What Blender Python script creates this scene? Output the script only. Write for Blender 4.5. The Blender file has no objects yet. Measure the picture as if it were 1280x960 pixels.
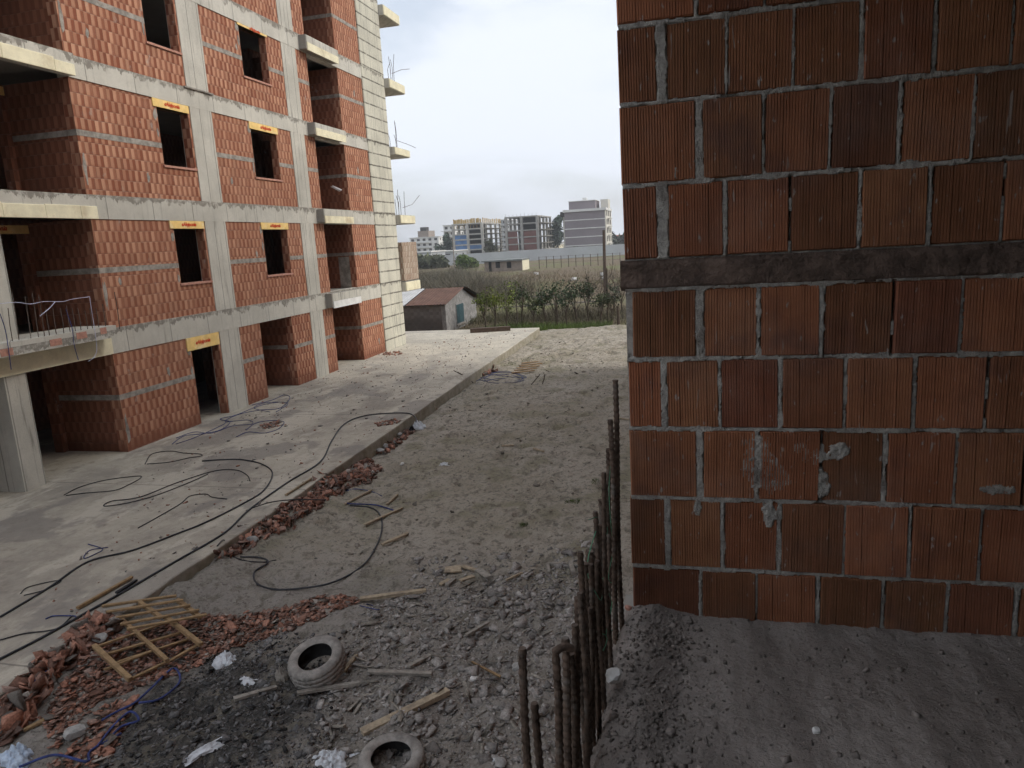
import bpy, math, random
import numpy as np
from mathutils import Vector, Matrix
random.seed(7); rng = np.random.default_rng(11)
S = bpy.context.scene; COL = S.collection
R_ = math.radians

# ------------------------------------------------------------------ camera frame (from vanishing points)
F0 = 915.0
def unit(v): return v/np.linalg.norm(v)
dn = unit(np.array([270., 4700., F0])); yv = unit(np.array([228., -188., F0]))
yv = unit(yv - dn*(yv@dn)); xv = np.cross(dn, yv)
RW = np.stack([xv, yv, -dn]); CP = np.array([0, 0, 4.5])
def ray(px, py): return RW@np.array([px-640., py-480., F0])
def on_z(px, py, z):
    d = ray(px, py); return CP+d*(z-CP[2])/d[2]
def on_x(px, py, x):
    d = ray(px, py); return CP+d*(x-CP[0])/d[0]
def on_y(px, py, y):
    d = ray(px, py); return CP+d*(y-CP[1])/d[1]
cam = bpy.data.objects.new('camera', bpy.data.cameras.new('camera')); COL.objects.link(cam)
m = Matrix.Identity(4)
for i in range(3):
    m[i][0] = RW[i, 0]; m[i][1] = -RW[i, 1]; m[i][2] = -RW[i, 2]; m[i][3] = CP[i]
cam.matrix_world = m
cam.data.sensor_width = 36; cam.data.lens = F0/1280*36; cam.data.clip_start = .05; cam.data.clip_end = 9000
S.camera = cam

# ------------------------------------------------------------------ noise
def _h(ix, iy, s):
    n = (ix.astype(np.int64)*374761393+iy.astype(np.int64)*668265263+s*974634777) & 0x7fffffff
    n = ((n ^ (n >> 13))*1274126177) & 0x7fffffff
    return ((n ^ (n >> 16)) & 0xffff)/65535.0
def vn(x, y, s=0):
    x = np.asarray(x, float); y = np.asarray(y, float)
    ix = np.floor(x); iy = np.floor(y); fx = x-ix; fy = y-iy
    fx = fx*fx*(3-2*fx); fy = fy*fy*(3-2*fy)
    a = _h(ix, iy, s); b = _h(ix+1, iy, s); c = _h(ix, iy+1, s); d = _h(ix+1, iy+1, s)
    return (a+(b-a)*fx)*(1-fy)+(c+(d-c)*fx)*fy
def fbm(x, y, o=4, s=0):
    t = 0; a = .5; k = 0
    x = np.asarray(x, float); y = np.asarray(y, float)
    for i in range(o):
        t = t+a*(vn(x, y, s+i)-.5); k += a; a *= .5; x = x*2.03+3.1; y = y*2.03+1.7
    return t/k*2
def sst(a, b, x):
    t = np.clip((x-a)/(b-a), 0, 1); return t*t*(3-2*t)

# ------------------------------------------------------------------ mesh helpers
class MB:
    def __init__(s): s.v = []; s.f = []; s.c = []
    def add(s, vs, fs, col=None):
        n = len(s.v); s.v += [tuple(v) for v in vs]; s.f += [tuple(i+n for i in f) for f in fs]
        s.c += [col or (1, 1, 1)]*len(vs); return s
    def box(s, x0, x1, y0, y1, z0, z1, col=None):
        return s.add([(x0,y0,z0),(x1,y0,z0),(x1,y1,z0),(x0,y1,z0),(x0,y0,z1),(x1,y0,z1),(x1,y1,z1),(x0,y1,z1)],
              [(0,3,2,1),(4,5,6,7),(0,1,5,4),(1,2,6,5),(2,3,7,6),(3,0,4,7)], col)
    def bar(s, a, b, w, h, up=(0, 0, 1), col=None, jit=0):
        a = Vector(a); b = Vector(b); d = (b-a).normalized(); u = Vector(up)
        r = d.cross(u)
        if r.length < 1e-4: r = d.cross(Vector((1, 0, 0)))
        r.normalize(); u = r.cross(d)
        vs = []
        for p in (a, b):
            for sx, sz in ((-1,-1),(1,-1),(1,1),(-1,1)):
                q = p+r*(sx*w/2)+u*(sz*h/2)
                if jit: q = q+Vector((random.uniform(-jit, jit), random.uniform(-jit, jit), random.uniform(-jit, jit)))
                vs.append(q)
        return s.add(vs, [(0,1,2,3),(7,6,5,4),(0,4,5,1),(1,5,6,2),(2,6,7,3),(3,7,4,0)], col)
    def tube(s, pts, r, n=7, col=None, cap=True):
        P = [Vector(p) for p in pts]; rs = r if hasattr(r, '__len__') else [r]*len(P)
        vs = []; fs = []; pr = None
        for i, p in enumerate(P):
            d = (P[min(i+1, len(P)-1)]-P[max(i-1, 0)])
            if d.length < 1e-9: d = Vector((0, 0, 1))
            d.normalize()
            if pr is None:
                pr = d.cross(Vector((0, 0, 1)))
                if pr.length < .01: pr = d.cross(Vector((1, 0, 0)))
            pr = pr-d*pr.dot(d)
            if pr.length < 1e-6: pr = d.orthogonal()
            pr.normalize(); q = d.cross(pr)
            for k in range(n):
                a = 2*math.pi*k/n; vs.append(p+(pr*math.cos(a)+q*math.sin(a))*rs[i])
        for i in range(len(P)-1):
            for k in range(n):
                k2 = (k+1) % n; fs.append((i*n+k, i*n+k2, (i+1)*n+k2, (i+1)*n+k))
        if cap: fs.append(tuple(range(n-1, -1, -1))); fs.append(tuple((len(P)-1)*n+k for k in range(n)))
        return s.add(vs, fs, col)
    def build(s, name, mat, parent=None, smooth=False, tint=False, bevel=0):
        o = np.array(parent.matrix_world.translation) if parent is not None and parent.type == 'EMPTY' else None
        if parent is not None and parent.type != 'EMPTY':
            o = np.array(parent['_o'])
        vs = np.array(s.v, float)
        if o is not None: vs = vs-o
        me = bpy.data.meshes.new(name); me.from_pydata(vs.tolist(), [], s.f); me.update()
        return finish(name, me, mat, parent, smooth, np.array(s.c, float) if tint else None, o, bevel)
def finish(name, me, mat, parent=None, smooth=False, tint=None, o=None, bevel=0):
    if tint is not None:
        at = me.color_attributes.new('tint', 'FLOAT_COLOR', 'POINT')
        at.data.foreach_set('color', np.hstack([tint, np.ones((len(tint), 1))]).astype(np.float32).ravel())
    if smooth: me.polygons.foreach_set('use_smooth', [True]*len(me.polygons))
    ob = bpy.data.objects.new(name, me); COL.objects.link(ob)
    me.materials.append(mat)
    ob['_o'] = [0., 0., 0.] if o is None else [float(q) for q in o]
    if parent is not None:
        ob.parent = parent
    if bevel:
        b = ob.modifiers.new('bevel', 'BEVEL'); b.width = bevel; b.segments = 2; b.limit_method = 'ANGLE'
    return ob
def tag(o, label, cat, group=None, kind=None):
    if label: o['label'] = label
    if cat: o['category'] = cat
    if group: o['group'] = group
    if kind: o['kind'] = kind
    return o
def struct(o): o['kind'] = 'structure'; return o
def empty(name, loc, label, cat, group=None):
    o = bpy.data.objects.new(name, None); COL.objects.link(o); o.location = loc; o.empty_display_size = .2
    bpy.context.view_layer.update()
    return tag(o, label, cat, group)
def grid_mesh(name, xs, ys, fz, mat, parent=None, tintf=None, axis='z', smooth=True, mask=None):
    X, Y = np.meshgrid(xs, ys); Z = fz(X, Y)
    P = np.stack([X.ravel(), Y.ravel(), Z.ravel()], 1) if axis == 'z' else np.stack([X.ravel(), Z.ravel(), Y.ravel()], 1)
    nx, ny = len(xs), len(ys); i = np.arange(nx*ny).reshape(ny, nx)
    q = np.stack([i[:-1, :-1], i[:-1, 1:], i[1:, 1:], i[1:, :-1]], -1).reshape(-1, 4)
    if mask is not None: q = q[mask(X, Y)[:-1, :-1].ravel()]
    o = np.array(parent.matrix_world.translation) if parent is not None and parent.type == 'EMPTY' else (np.array(parent['_o']) if parent is not None else None)
    if o is not None: P = P-o
    me = bpy.data.meshes.new(name); me.vertices.add(len(P)); me.vertices.foreach_set('co', P.ravel())
    me.loops.add(q.size); me.loops.foreach_set('vertex_index', q.ravel().astype(np.int32))
    me.polygons.add(len(q)); me.polygons.foreach_set('loop_start', np.arange(0, q.size, 4, dtype=np.int32))
    me.update(calc_edges=True); me.validate()
    return finish(name, me, mat, parent, smooth, None if tintf is None else tintf(X, Y).reshape(-1, 3), o)
def chips(name, P, size, cols, mat, flat=.35, label=None, cat=None, tilt=1.0, parent=None, long=1.0):
    """many loose fragments in one mesh: jittered six-sided chunks"""
    n = len(P); base = np.array([[x, y, z] for z in (-1, 1) for y in (-1, 1) for x in (-1, 1)], float)
    v = np.repeat(base[None], n, 0)+rng.uniform(-.5, .5, (n, 8, 3))*np.array([1, 1, .45 if flat < .4 else 1])
    sc = np.stack([rng.uniform(.5, 1.2, n)*long, rng.uniform(.4, .9, n), rng.uniform(.5, 1.2, n)*flat], 1)*np.asarray(size).reshape(-1, 1)*.5
    v = v*sc[:, None]
    a = rng.uniform(0, 2*np.pi, n); b = rng.normal(0, .35*tilt, n); c = rng.normal(0, .35*tilt, n)
    def rot(ax, t):
        M = np.zeros((n, 3, 3)); i, j = [(1, 2), (2, 0), (0, 1)][ax]; M[:, ax, ax] = 1
        M[:, i, i] = np.cos(t); M[:, j, j] = np.cos(t); M[:, i, j] = -np.sin(t); M[:, j, i] = np.sin(t); return M
    M = rot(2, a)@rot(0, b)@rot(1, c)
    v = np.einsum('nij,nkj->nki', M, v)+P[:, None]
    f0 = np.array([(0,2,3,1),(4,5,7,6),(0,1,5,4),(1,3,7,5),(3,2,6,7),(2,0,4,6)])
    q = (f0[None]+8*np.arange(n)[:, None, None]).reshape(-1, 4); V = v.reshape(-1, 3)
    me = bpy.data.meshes.new(name); me.vertices.add(len(V)); me.vertices.foreach_set('co', V.ravel())
    me.loops.add(q.size); me.loops.foreach_set('vertex_index', q.ravel().astype(np.int32))
    me.polygons.add(len(q)); me.polygons.foreach_set('loop_start', np.arange(0, q.size, 4, dtype=np.int32))
    me.update(calc_edges=True); me.validate()
    o = finish(name, me, mat, parent, False, np.repeat(np.asarray(cols), 8, 0))
    if label: tag(o, label, cat, None, 'stuff')
    return o
def smooth_line(pts, sub=8):
    P = [np.array(p, float) for p in pts]; P = [2*P[0]-P[1]]+P+[2*P[-1]-P[-2]]; out = []
    for i in range(1, len(P)-2):
        for k in range(sub):
            t = k/sub; a, b, c, d = P[i-1:i+3]
            out.append(.5*((2*b)+(-a+c)*t+(2*a-5*b+4*c-d)*t*t+(-a+3*b-3*c+d)*t**3))
    out.append(P[-2]); return out

# ------------------------------------------------------------------ materials
class NT:
    def __init__(s, name):
        s.m = bpy.data.materials.new(name); s.m.use_nodes = True; s.t = s.m.node_tree; s.t.nodes.clear()
        s.out = s.t.nodes.new('ShaderNodeOutputMaterial'); s.p = s.t.nodes.new('ShaderNodeBsdfPrincipled')
        s.t.links.new(s.p.outputs[0], s.out.inputs[0]); s.p.inputs['Roughness'].default_value = .9
        s.p.inputs['Specular IOR Level'].default_value = .25
    def n(s, k, **kw):
        n = s.t.nodes.new(k)
        for a, b in kw.items(): setattr(n, a, b)
        return n
    def put(s, sock, v):
        if isinstance(v, bpy.types.NodeSocket): s.t.links.new(v, sock)
        elif v is not None:
            if sock.type == 'RGBA' and len(v) == 3: v = tuple(v)+(1,)
            sock.default_value = v
    def math(s, op, a, b=None, c=None, clamp=False):
        n = s.n('ShaderNodeMath', operation=op, use_clamp=clamp)
        for i, v in enumerate((a, b, c)): s.put(n.inputs[i], v)
        return n.outputs[0]
    def mix(s, f, a, b, mode='MIX'):
        n = s.n('ShaderNodeMix', data_type='RGBA', blend_type=mode)
        s.put(n.inputs[0], f); s.put(n.inputs[6], a); s.put(n.inputs[7], b); return n.outputs[2]
    def pos(s): return s.n('ShaderNodeNewGeometry').outputs['Position']
    def obj(s): return s.n('ShaderNodeTexCoord').outputs['Object']
    def xyz(s, v):
        n = s.n('ShaderNodeSeparateXYZ'); s.put(n.inputs[0], v); return n.outputs
    def vec(s, x, y, z):
        n = s.n('ShaderNodeCombineXYZ')
        for i, v in enumerate((x, y, z)): s.put(n.inputs[i], v)
        return n.outputs[0]
    def scale(s, v, k):
        n = s.n('ShaderNodeVectorMath', operation='MULTIPLY'); s.put(n.inputs[0], v); n.inputs[1].default_value = k; return n.outputs[0]
    def noise(s, v, sc, det=4, rough=.6, dist=0):
        n = s.n('ShaderNodeTexNoise'); s.put(n.inputs['Vector'], v); n.inputs['Scale'].default_value = sc
        n.inputs['Detail'].default_value = min(det, 5); n.inputs['Roughness'].default_value = rough; n.inputs['Distortion'].default_value = dist
        return n.outputs[0]
    def rng(s, v, a, b, c=0., d=1.):
        n = s.n('ShaderNodeMapRange', interpolation_type='SMOOTHSTEP'); s.put(n.inputs[0], v)
        for i, k in enumerate((a, b, c, d)): n.inputs[i+1].default_value = k
        return n.outputs[0]
    def white(s, v):
        n = s.n('ShaderNodeTexWhiteNoise', noise_dimensions='3D'); s.put(n.inputs['Vector'], v); return n.outputs
    def attr(s): return s.n('ShaderNodeAttribute', attribute_name='tint').outputs[0]
    def bump(s, h, st=.5, d=.01):
        n = s.n('ShaderNodeBump'); n.inputs['Strength'].default_value = st; n.inputs['Distance'].default_value = d
        s.put(n.inputs['Height'], h); s.t.links.new(n.outputs[0], s.p.inputs['Normal'])
    def done(s, col, rough=None):
        s.put(s.p.inputs['Base Color'], col)
        if rough is not None: s.put(s.p.inputs['Roughness'], rough)
        return s.m
def m_plain(name, c, var=.25, sc=6., rough=.85, bump=.3, bd=.004, dirt=None):
    t = NT(name); p = t.obj(); n = t.noise(p, sc, 6, .65)
    a = tuple(max(0, k*(1-var)) for k in c); b = tuple(min(1, k*(1+var)) for k in c)
    col = t.mix(t.rng(n, .3, .7), a, b)
    if dirt: col = t.mix(t.rng(t.noise(p, sc*.35, 5, .7), .5, .75), col, dirt)
    if bump: t.bump(t.noise(p, sc*5, 4), bump, bd)
    return t.done(col, rough)
def m_tint(name, rough=.92, sc=40., bump=.4):
    t = NT(name); p = t.obj(); n = t.noise(p, sc, 4)
    col = t.mix(.8, t.attr(), t.mix(t.rng(n, .25, .75), (.55, .55, .55), (1.3, 1.3, 1.3)), 'MULTIPLY')
    t.bump(n, bump, .004); return t.done(col, rough)
def m_concrete(name, c, streak=.5, joint_y=0, lines=0, stain=(.13, .12, .10), grime=False):
    t = NT(name); p = t.pos(); x, y, z = t.xyz(p)[:3]; u = t.math('ADD', x, y)
    big = t.noise(p, .8, 5, .6); fine = t.noise(p, 14, 5, .7)
    col = t.mix(t.rng(big, .3, .7), tuple(k*.84 for k in c), tuple(min(1, k*1.1) for k in c))
    col = t.mix(t.math('MULTIPLY', t.rng(fine, .52, .8), .5), col, tuple(k*.6 for k in c))
    st = t.noise(t.vec(t.math('MULTIPLY', u, 9.), t.math('MULTIPLY', x, 2.), t.math('MULTIPLY', z, .45)), 1., 4, .65)
    col = t.mix(t.math('MULTIPLY', t.rng(st, .54, .74), streak), col, stain)
    pit = t.noise(p, 55, 2, .5); col = t.mix(t.math('MULTIPLY', t.rng(pit, .68, .76), .6), col, stain)
    if grime:
        g = None; gn = t.math('MULTIPLY', t.rng(t.noise(t.vec(t.math('MULTIPLY', u, 2.2), 0., t.math('MULTIPLY', z, .8)), 1., 5, .75), .33, .75), .28)
        for zt in (2.99, 6.07, 9.09, 12.02, 15.07):
            d = t.math('SUBTRACT', zt+.03, z); k = t.math('MULTIPLY', t.math('GREATER_THAN', d, 0.), t.math('LESS_THAN', d, t.math('ADD', gn, .012)))
            g = k if g is None else t.math('MAXIMUM', g, k)
        col = t.mix(t.math('MULTIPLY', g, t.rng(t.noise(p, 6, 5, .75), .34, .56, .1, .85)), col, (.19, .172, .145))
    h = t.math('ADD', fine, t.math('MULTIPLY', big, .6))
    if joint_y:
        w = t.math('ADD', u, t.math('MULTIPLY', t.noise(p, 3, 2), .02))
        fr = t.math('FRACT', t.math('DIVIDE', w, joint_y)); d = t.math('MULTIPLY', t.math('MINIMUM', fr, t.math('SUBTRACT', 1., fr)), joint_y)
        k = t.rng(d, .006, .02, 1., 0.); col = t.mix(t.math('MULTIPLY', k, .7), col, tuple(q*.35 for q in c))
        h = t.math('SUBTRACT', h, k)
    if lines:
        w = t.math('ADD', z, t.math('MULTIPLY', t.noise(p, 2.2, 3), .05))
        fr = t.math('FRACT', t.math('DIVIDE', w, lines)); d = t.math('MULTIPLY', t.math('MINIMUM', fr, t.math('SUBTRACT', 1., fr)), lines)
        k = t.math('MULTIPLY', t.rng(d, .012, .045, 1., 0.), t.rng(t.noise(p, 4, 4), .3, .55, .3, 1.))
        col = t.mix(t.math('MULTIPLY', k, .85), col, (.07, .062, .05)); h = t.math('SUBTRACT', h, k)
    t.bump(h, .5, .012); return t.done(col, .92)
def m_blocks(name, lo, hi, W=.205, H=.262, mort=(.30, .25, .21), z0=0.):
    """hollow clay block facing, seen from a distance: staggered blocks with a ribbed pale half and a darker half"""
    t = NT(name); p = t.pos(); x, y, z = t.xyz(p)[:3]
    orr = t.n('ShaderNodeObjectInfo').outputs['Random']; u = t.math('ADD', t.math('ADD', t.math('ADD', x, y), t.math('MULTIPLY', t.noise(p, 1.7, 2), .03)), t.math('MULTIPLY', orr, .37)); z = t.math('ADD', t.math('ADD', z, t.math('MULTIPLY', orr, .23)), t.math('MULTIPLY', t.math('SUBTRACT', t.noise(p, .6, 2), .5), .06))
    zz = t.math('DIVIDE', t.math('SUBTRACT', z, z0), H); row = t.math('FLOOR', zz); fz = t.math('FRACT', zz)
    rr = t.white(t.vec(row, 3.1, 7.7))[0]
    uu = t.math('ADD', t.math('ADD', t.math('DIVIDE', u, W), t.math('MULTIPLY', t.math('MODULO', row, 2.), .5)), t.math('MULTIPLY', rr, .2))
    cell = t.math('FLOOR', uu); fx = t.math('FRACT', uu)
    w = t.white(t.vec(cell, row, 1.3)); r1 = w[0]; r2 = t.white(t.vec(row, cell, 9.1))[0]
    split = t.math('MULTIPLY', t.rng(fx, .40, .68, 1., 0.), t.rng(fz, -.1, .35, .55, 1.))
    amt = t.math('ADD', t.math('MULTIPLY', split, t.math('ADD', .55, t.math('MULTIPLY', r2, .45))), t.math('MULTIPLY', t.math('SUBTRACT', r1, .5), .5), clamp=True)
    col = t.mix(amt, lo, hi)
    col = t.mix(t.math('MULTIPLY', t.rng(r2, .8, .95), .35), col, tuple(k*.55 for k in lo))
    col = t.mix(t.math('MULTIPLY', t.rng(t.noise(p, .7, 5, .65), .5, .8), .35), col, tuple((a+c_)*.45 for a, c_ in zip(hi, mort)))
    ribs = t.math('SINE', t.math('MULTIPLY', fx, 56.)); col = t.mix(t.math('MULTIPLY', t.rng(ribs, -.2, .9), .22), col, tuple(k*.5 for k in lo))
    n2 = t.noise(p, 26, 3)
    dx = t.math('MULTIPLY', t.math('MINIMUM', fx, t.math('SUBTRACT', 1., fx)), W); dz = t.math('MULTIPLY', t.math('MINIMUM', fz, t.math('SUBTRACT', 1., fz)), H)
    jx = t.rng(t.math('ADD', dx, t.math('MULTIPLY', n2, .008)), .006, .011, 1., 0.); jz = t.rng(t.math('ADD', dz, t.math('MULTIPLY', n2, .012)), .009, .016, 1., 0.)
    col = t.mix(t.math('MULTIPLY', jx, .6), col, tuple(k*.45 for k in lo)); col = t.mix(t.math('MULTIPLY', jz, t.rng(t.noise(p, 1.1, 4), .35, .65, .25, .8)), col, mort)
    sp = t.noise(t.scale(p, (1.2, 1.2, .8)), 2.6, 6, .75); col = t.mix(t.math('MULTIPLY', t.rng(sp, .61, .74), .65), col, (.42, .39, .35))
    zr_ = t.xyz(p)[2]; bs = t.rng(t.math('ADD', zr_, t.math('MULTIPLY', t.math('SUBTRACT', t.noise(p, 2.2, 5, .7), .5), .7)), .10, .50, 1., 0.); col = t.mix(t.math('MULTIPLY', bs, .7), col, tuple(k*.6 for k in lo))
    t.bump(t.math('SUBTRACT', t.math('MULTIPLY', ribs, .12), t.math('MAXIMUM', jx, jz)), .7, .012)
    col = t.mix(t.math('MULTIPLY', t.rng(orr, 0., 1.), .22), col, tuple((a+c_)*.4 for a, c_ in zip(lo, hi)))
    return t.done(col, .9)

M = {}
M['conc'] = m_concrete('weathered_concrete', (.54, .515, .45), .75, joint_y=.46)
M['beam'] = m_concrete('beam_concrete', (.55, .525, .46), .45, joint_y=1.55, grime=True)
M['form'] = m_concrete('board_marked_concrete', (.58, .555, .46), .6, joint_y=.93, lines=.505, grime=True)
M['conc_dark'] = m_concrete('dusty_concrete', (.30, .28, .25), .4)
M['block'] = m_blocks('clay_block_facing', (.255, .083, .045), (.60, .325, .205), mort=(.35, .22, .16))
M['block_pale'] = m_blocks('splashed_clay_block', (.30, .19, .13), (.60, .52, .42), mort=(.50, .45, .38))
M['block_shaded'] = m_blocks('clay_block_shaded', (.20, .075, .042), (.34, .145, .085), mort=(.24, .15, .11))  # same clay blocks darkened, shade of recesses and rooms put into the colour
M['cband'] = m_plain('tie_band_concrete', (.30, .275, .24), .35, 5, .95, .5, .006)
M['cream'] = m_plain('cream_insulation', (.78, .72, .52), .1, 3, .9, .2, .004, (.55, .46, .30))
M['white'] = m_plain('white_insulation', (.78, .77, .74), .1, 4, .9, .2, .004, (.5, .48, .44))
M['lintel'] = m_plain('yellow_lintel', (.86, .60, .22), .1, 5, .75, .1, .003, (.88, .72, .45))
M['red_ink'] = m_plain('red_print', (.58, .06, .02), .1, 9, .8, 0)
M['rust'] = m_plain('rusty_steel', (.095, .065, .048), .45, 30, .8, .4, .002, (.17, .15, .13))
M['rust_thin'] = m_plain('thin_rusty_bar', (.10, .075, .06), .3, 20, .8, 0)
M['sill'] = m_plain('clay_sill', (.46, .24, .18), .2, 12)
M['rubber'] = m_plain('dusty_tyre_rubber', (.27, .25, .225), .3, 9, .9, .5, .004, (.14, .13, .12))
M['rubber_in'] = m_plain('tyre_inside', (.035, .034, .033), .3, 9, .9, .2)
M['wood_pale'] = m_plain('pale_timber', (.37, .30, .21), .25, 14, .9, .4, .004, (.20, .16, .12))
M['wood_grey'] = m_plain('grey_timber', (.27, .245, .21), .25, 14, .9, .4, .004, (.16, .14, .12))
M['wood_gold'] = m_plain('yellow_timber', (.30, .20, .105), .25, 14, .85, .3, .003, (.24, .15, .08))
M['cable'] = m_plain('black_cable', (.022, .022, .025), .3, 9, .6, 0)
M['hose'] = m_plain('black_hose', (.035, .037, .042), .35, 7, .55, 0)
M['blue'] = m_plain('blue_cable', (.035, .05, .16), .4, 9, .6, 0)
M['stone'] = m_plain('grey_stone', (.33, .32, .30), .25, 9, .95, .7, .012)
M['bag'] = m_plain('white_plastic', (.62, .64, .66), .15, 9, .45, .3, .006, (.40, .40, .40))
M['bagblue'] = m_plain('blue_white_plastic', (.50, .58, .68), .2, 5, .45, .3, .006, (.10, .22, .50))
M['tape'] = m_plain('blue_white_tape', (.55, .55, .68), .3, 5, .4, 0)
M['green_wire'] = m_plain('green_wire', (.08, .24, .14), .3, 20, .6, 0)
M['tintchip'] = m_tint('loose_fragments')
M['twig'] = m_tint('dry_twigs', .95, 3., 0)
M['leaf'] = m_tint('leaves', .75, 3., 0)
M['bark'] = m_plain('bark', (.10, .08, .062), .3, 12, .95, .5, .01)

# near block wall: per-block tint, scratches and dust specks; ribs are modelled
def m_nearblock():
    t = NT('ribbed_clay_block'); p = t.pos()
    c = t.attr(); n = t.noise(p, 7, 5, .65)
    col = t.mix(.9, c, t.mix(t.rng(n, .25, .75), (.8, .76, .75), (1.2, 1.2, 1.2)), 'MULTIPLY')
    v = t.noise(t.scale(p, (70., 1., 2.5)), 1., 3, .6); col = t.mix(t.math('MULTIPLY', t.rng(v, .45, .75), .4), col, (.34, .14, .08))
    pu = t.noise(p, 3.3, 4, .6); col = t.mix(t.math('MULTIPLY', t.rng(pu, .52, .70), .55), col, (.10, .045, .040))
    d = t.noise(t.scale(p, (1., 1., .45)), 48, 3, .55); col = t.mix(t.math('MULTIPLY', t.rng(d, .67, .73), .7), col, (.42, .39, .36))
    sc = t.noise(t.scale(p, (40., 1., 7.)), 1.2, 2, .5, .8); col = t.mix(t.math('MULTIPLY', t.rng(sc, .70, .76), .6), col, (.45, .40, .36))
    du = t.noise(p, 2.6, 4); col = t.mix(t.math('MULTIPLY', t.rng(du, .45, .8), .28), col, (.26, .20, .17))
    t.bump(t.noise(p, 90, 4), .35, .003); return t.done(col, .88)
M['nearblock'] = m_nearblock()
M['mortar'] = m_plain('grey_mortar', (.38, .355, .32), .3, 26, .97, 1., .010, (.19, .165, .145))
M['bandnear'] = m_plain('rough_tie_beam', (.125, .088, .07), .4, 14, .95, 1., .010, (.08, .055, .045))

def m_soil():
    t = NT('site_soil'); p = t.pos(); x, y, z = t.xyz(p)[:3]
    a = t.noise(p, .35, 6, .62); b = t.noise(p, 1.6, 6, .68); c = t.noise(p, 18, 5, .7)
    col = t.mix(t.rng(a, .35, .65), (.345, .305, .235), (.42, .375, .31))
    col = t.mix(t.math('MULTIPLY', t.rng(b, .5, .72), .55), col, (.20, .18, .135))
    ol = t.noise(t.scale(p, (1., 1., 1.)), .9, 4, .6); col = t.mix(t.math('MULTIPLY', t.rng(ol, .52, .66), .6), col, (.21, .195, .115))
    # grey fine rubble close to the near building
    wob = t.math('MULTIPLY', t.math('SUBTRACT', b, .5), 3.)
    near = t.rng(t.math('ADD', y, wob), 8.2, 11.2, 1., 0.)
    col = t.mix(t.math('MULTIPLY', near, .75), col, t.mix(t.rng(c, .3, .7), (.20, .18, .16), (.35, .325, .30)))
    # burnt ash patch
    dx = t.math('SUBTRACT', x, -5.05); dy = t.math('SUBTRACT', y, 6.0)
    d = t.math('SQRT', t.math('ADD', t.math('MULTIPLY', dx, dx), t.math('MULTIPLY', t.math('MULTIPLY', dy, dy), .8)))
    d = t.math('ADD', d, t.math('MULTIPLY', t.math('SUBTRACT', t.noise(p, 2.3, 6, .7), .5), 2.0))
    col = t.mix(t.math('MULTIPLY', t.rng(d, .7, 1.5, 1., 0.), .88), col, t.mix(t.rng(c, .45, .75), (.022, .022, .022), (.13, .125, .12)))
    m1 = t.noise(t.scale(p, (1., .7, 1.)), 5.5, 5, .7, .3); col = t.mix(t.math('MULTIPLY', t.rng(m1, .51, .63), .75), col, (.165, .148, .115))
    m2 = t.noise(p, 12, 4, .7); col = t.mix(t.math('MULTIPLY', t.rng(m2, .55, .64), .7), col, (.105, .094, .078))
    m3 = t.noise(p, 2.8, 5, .65, .5); col = t.mix(t.math('MULTIPLY', t.rng(m3, .53, .66), .35), col, (.36, .32, .262)); m4 = t.noise(p, 26, 3, .6); col = t.mix(t.math('MULTIPLY', t.rng(m4, .60, .70), .6), col, (.075, .065, .05))
    # pale dust and dark crumbs
    col = t.mix(t.math('MULTIPLY', t.rng(c, .5, .8), .35), col, (.11, .098, .08))
    sp = t.noise(p, 60, 2); col = t.mix(t.math('MULTIPLY', t.rng(sp, .68, .76), .5), col, (.46, .44, .41))
    # vegetation beyond the site
    fa = t.noise(t.scale(p, (1., .5, 1.)), .09, 6, .65); fb = t.noise(p, .9, 5, .7); fc = t.noise(t.scale(p, (1., .3, 1.)), .02, 3)
    veg = t.mix(t.rng(fa, .45, .66), (.15, .112, .072), (.13, .14, .05))
    veg = t.mix(t.math('MULTIPLY', t.rng(fb, .45, .75), .6), veg, (.095, .078, .05))
    veg = t.mix(t.math('MULTIPLY', t.rng(fc, .55, .7), .35), veg, (.19, .165, .085))
    edge = t.rng(t.math('ADD', y, t.math('MULTIPLY', wob, .25)), 39.0, 39.8)
    side = t.rng(x, 40., 60.); lft = t.rng(x, -45., -30., 1., 0.)
    col = t.mix(t.math('MAXIMUM', edge, t.math('MAXIMUM', side, lft)), col, veg)
    t.bump(t.math('ADD', t.math('ADD', c, m1), t.math('MULTIPLY', b, .8)), 1., .05); return t.done(col, .97)
M['soil'] = m_soil()
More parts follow.
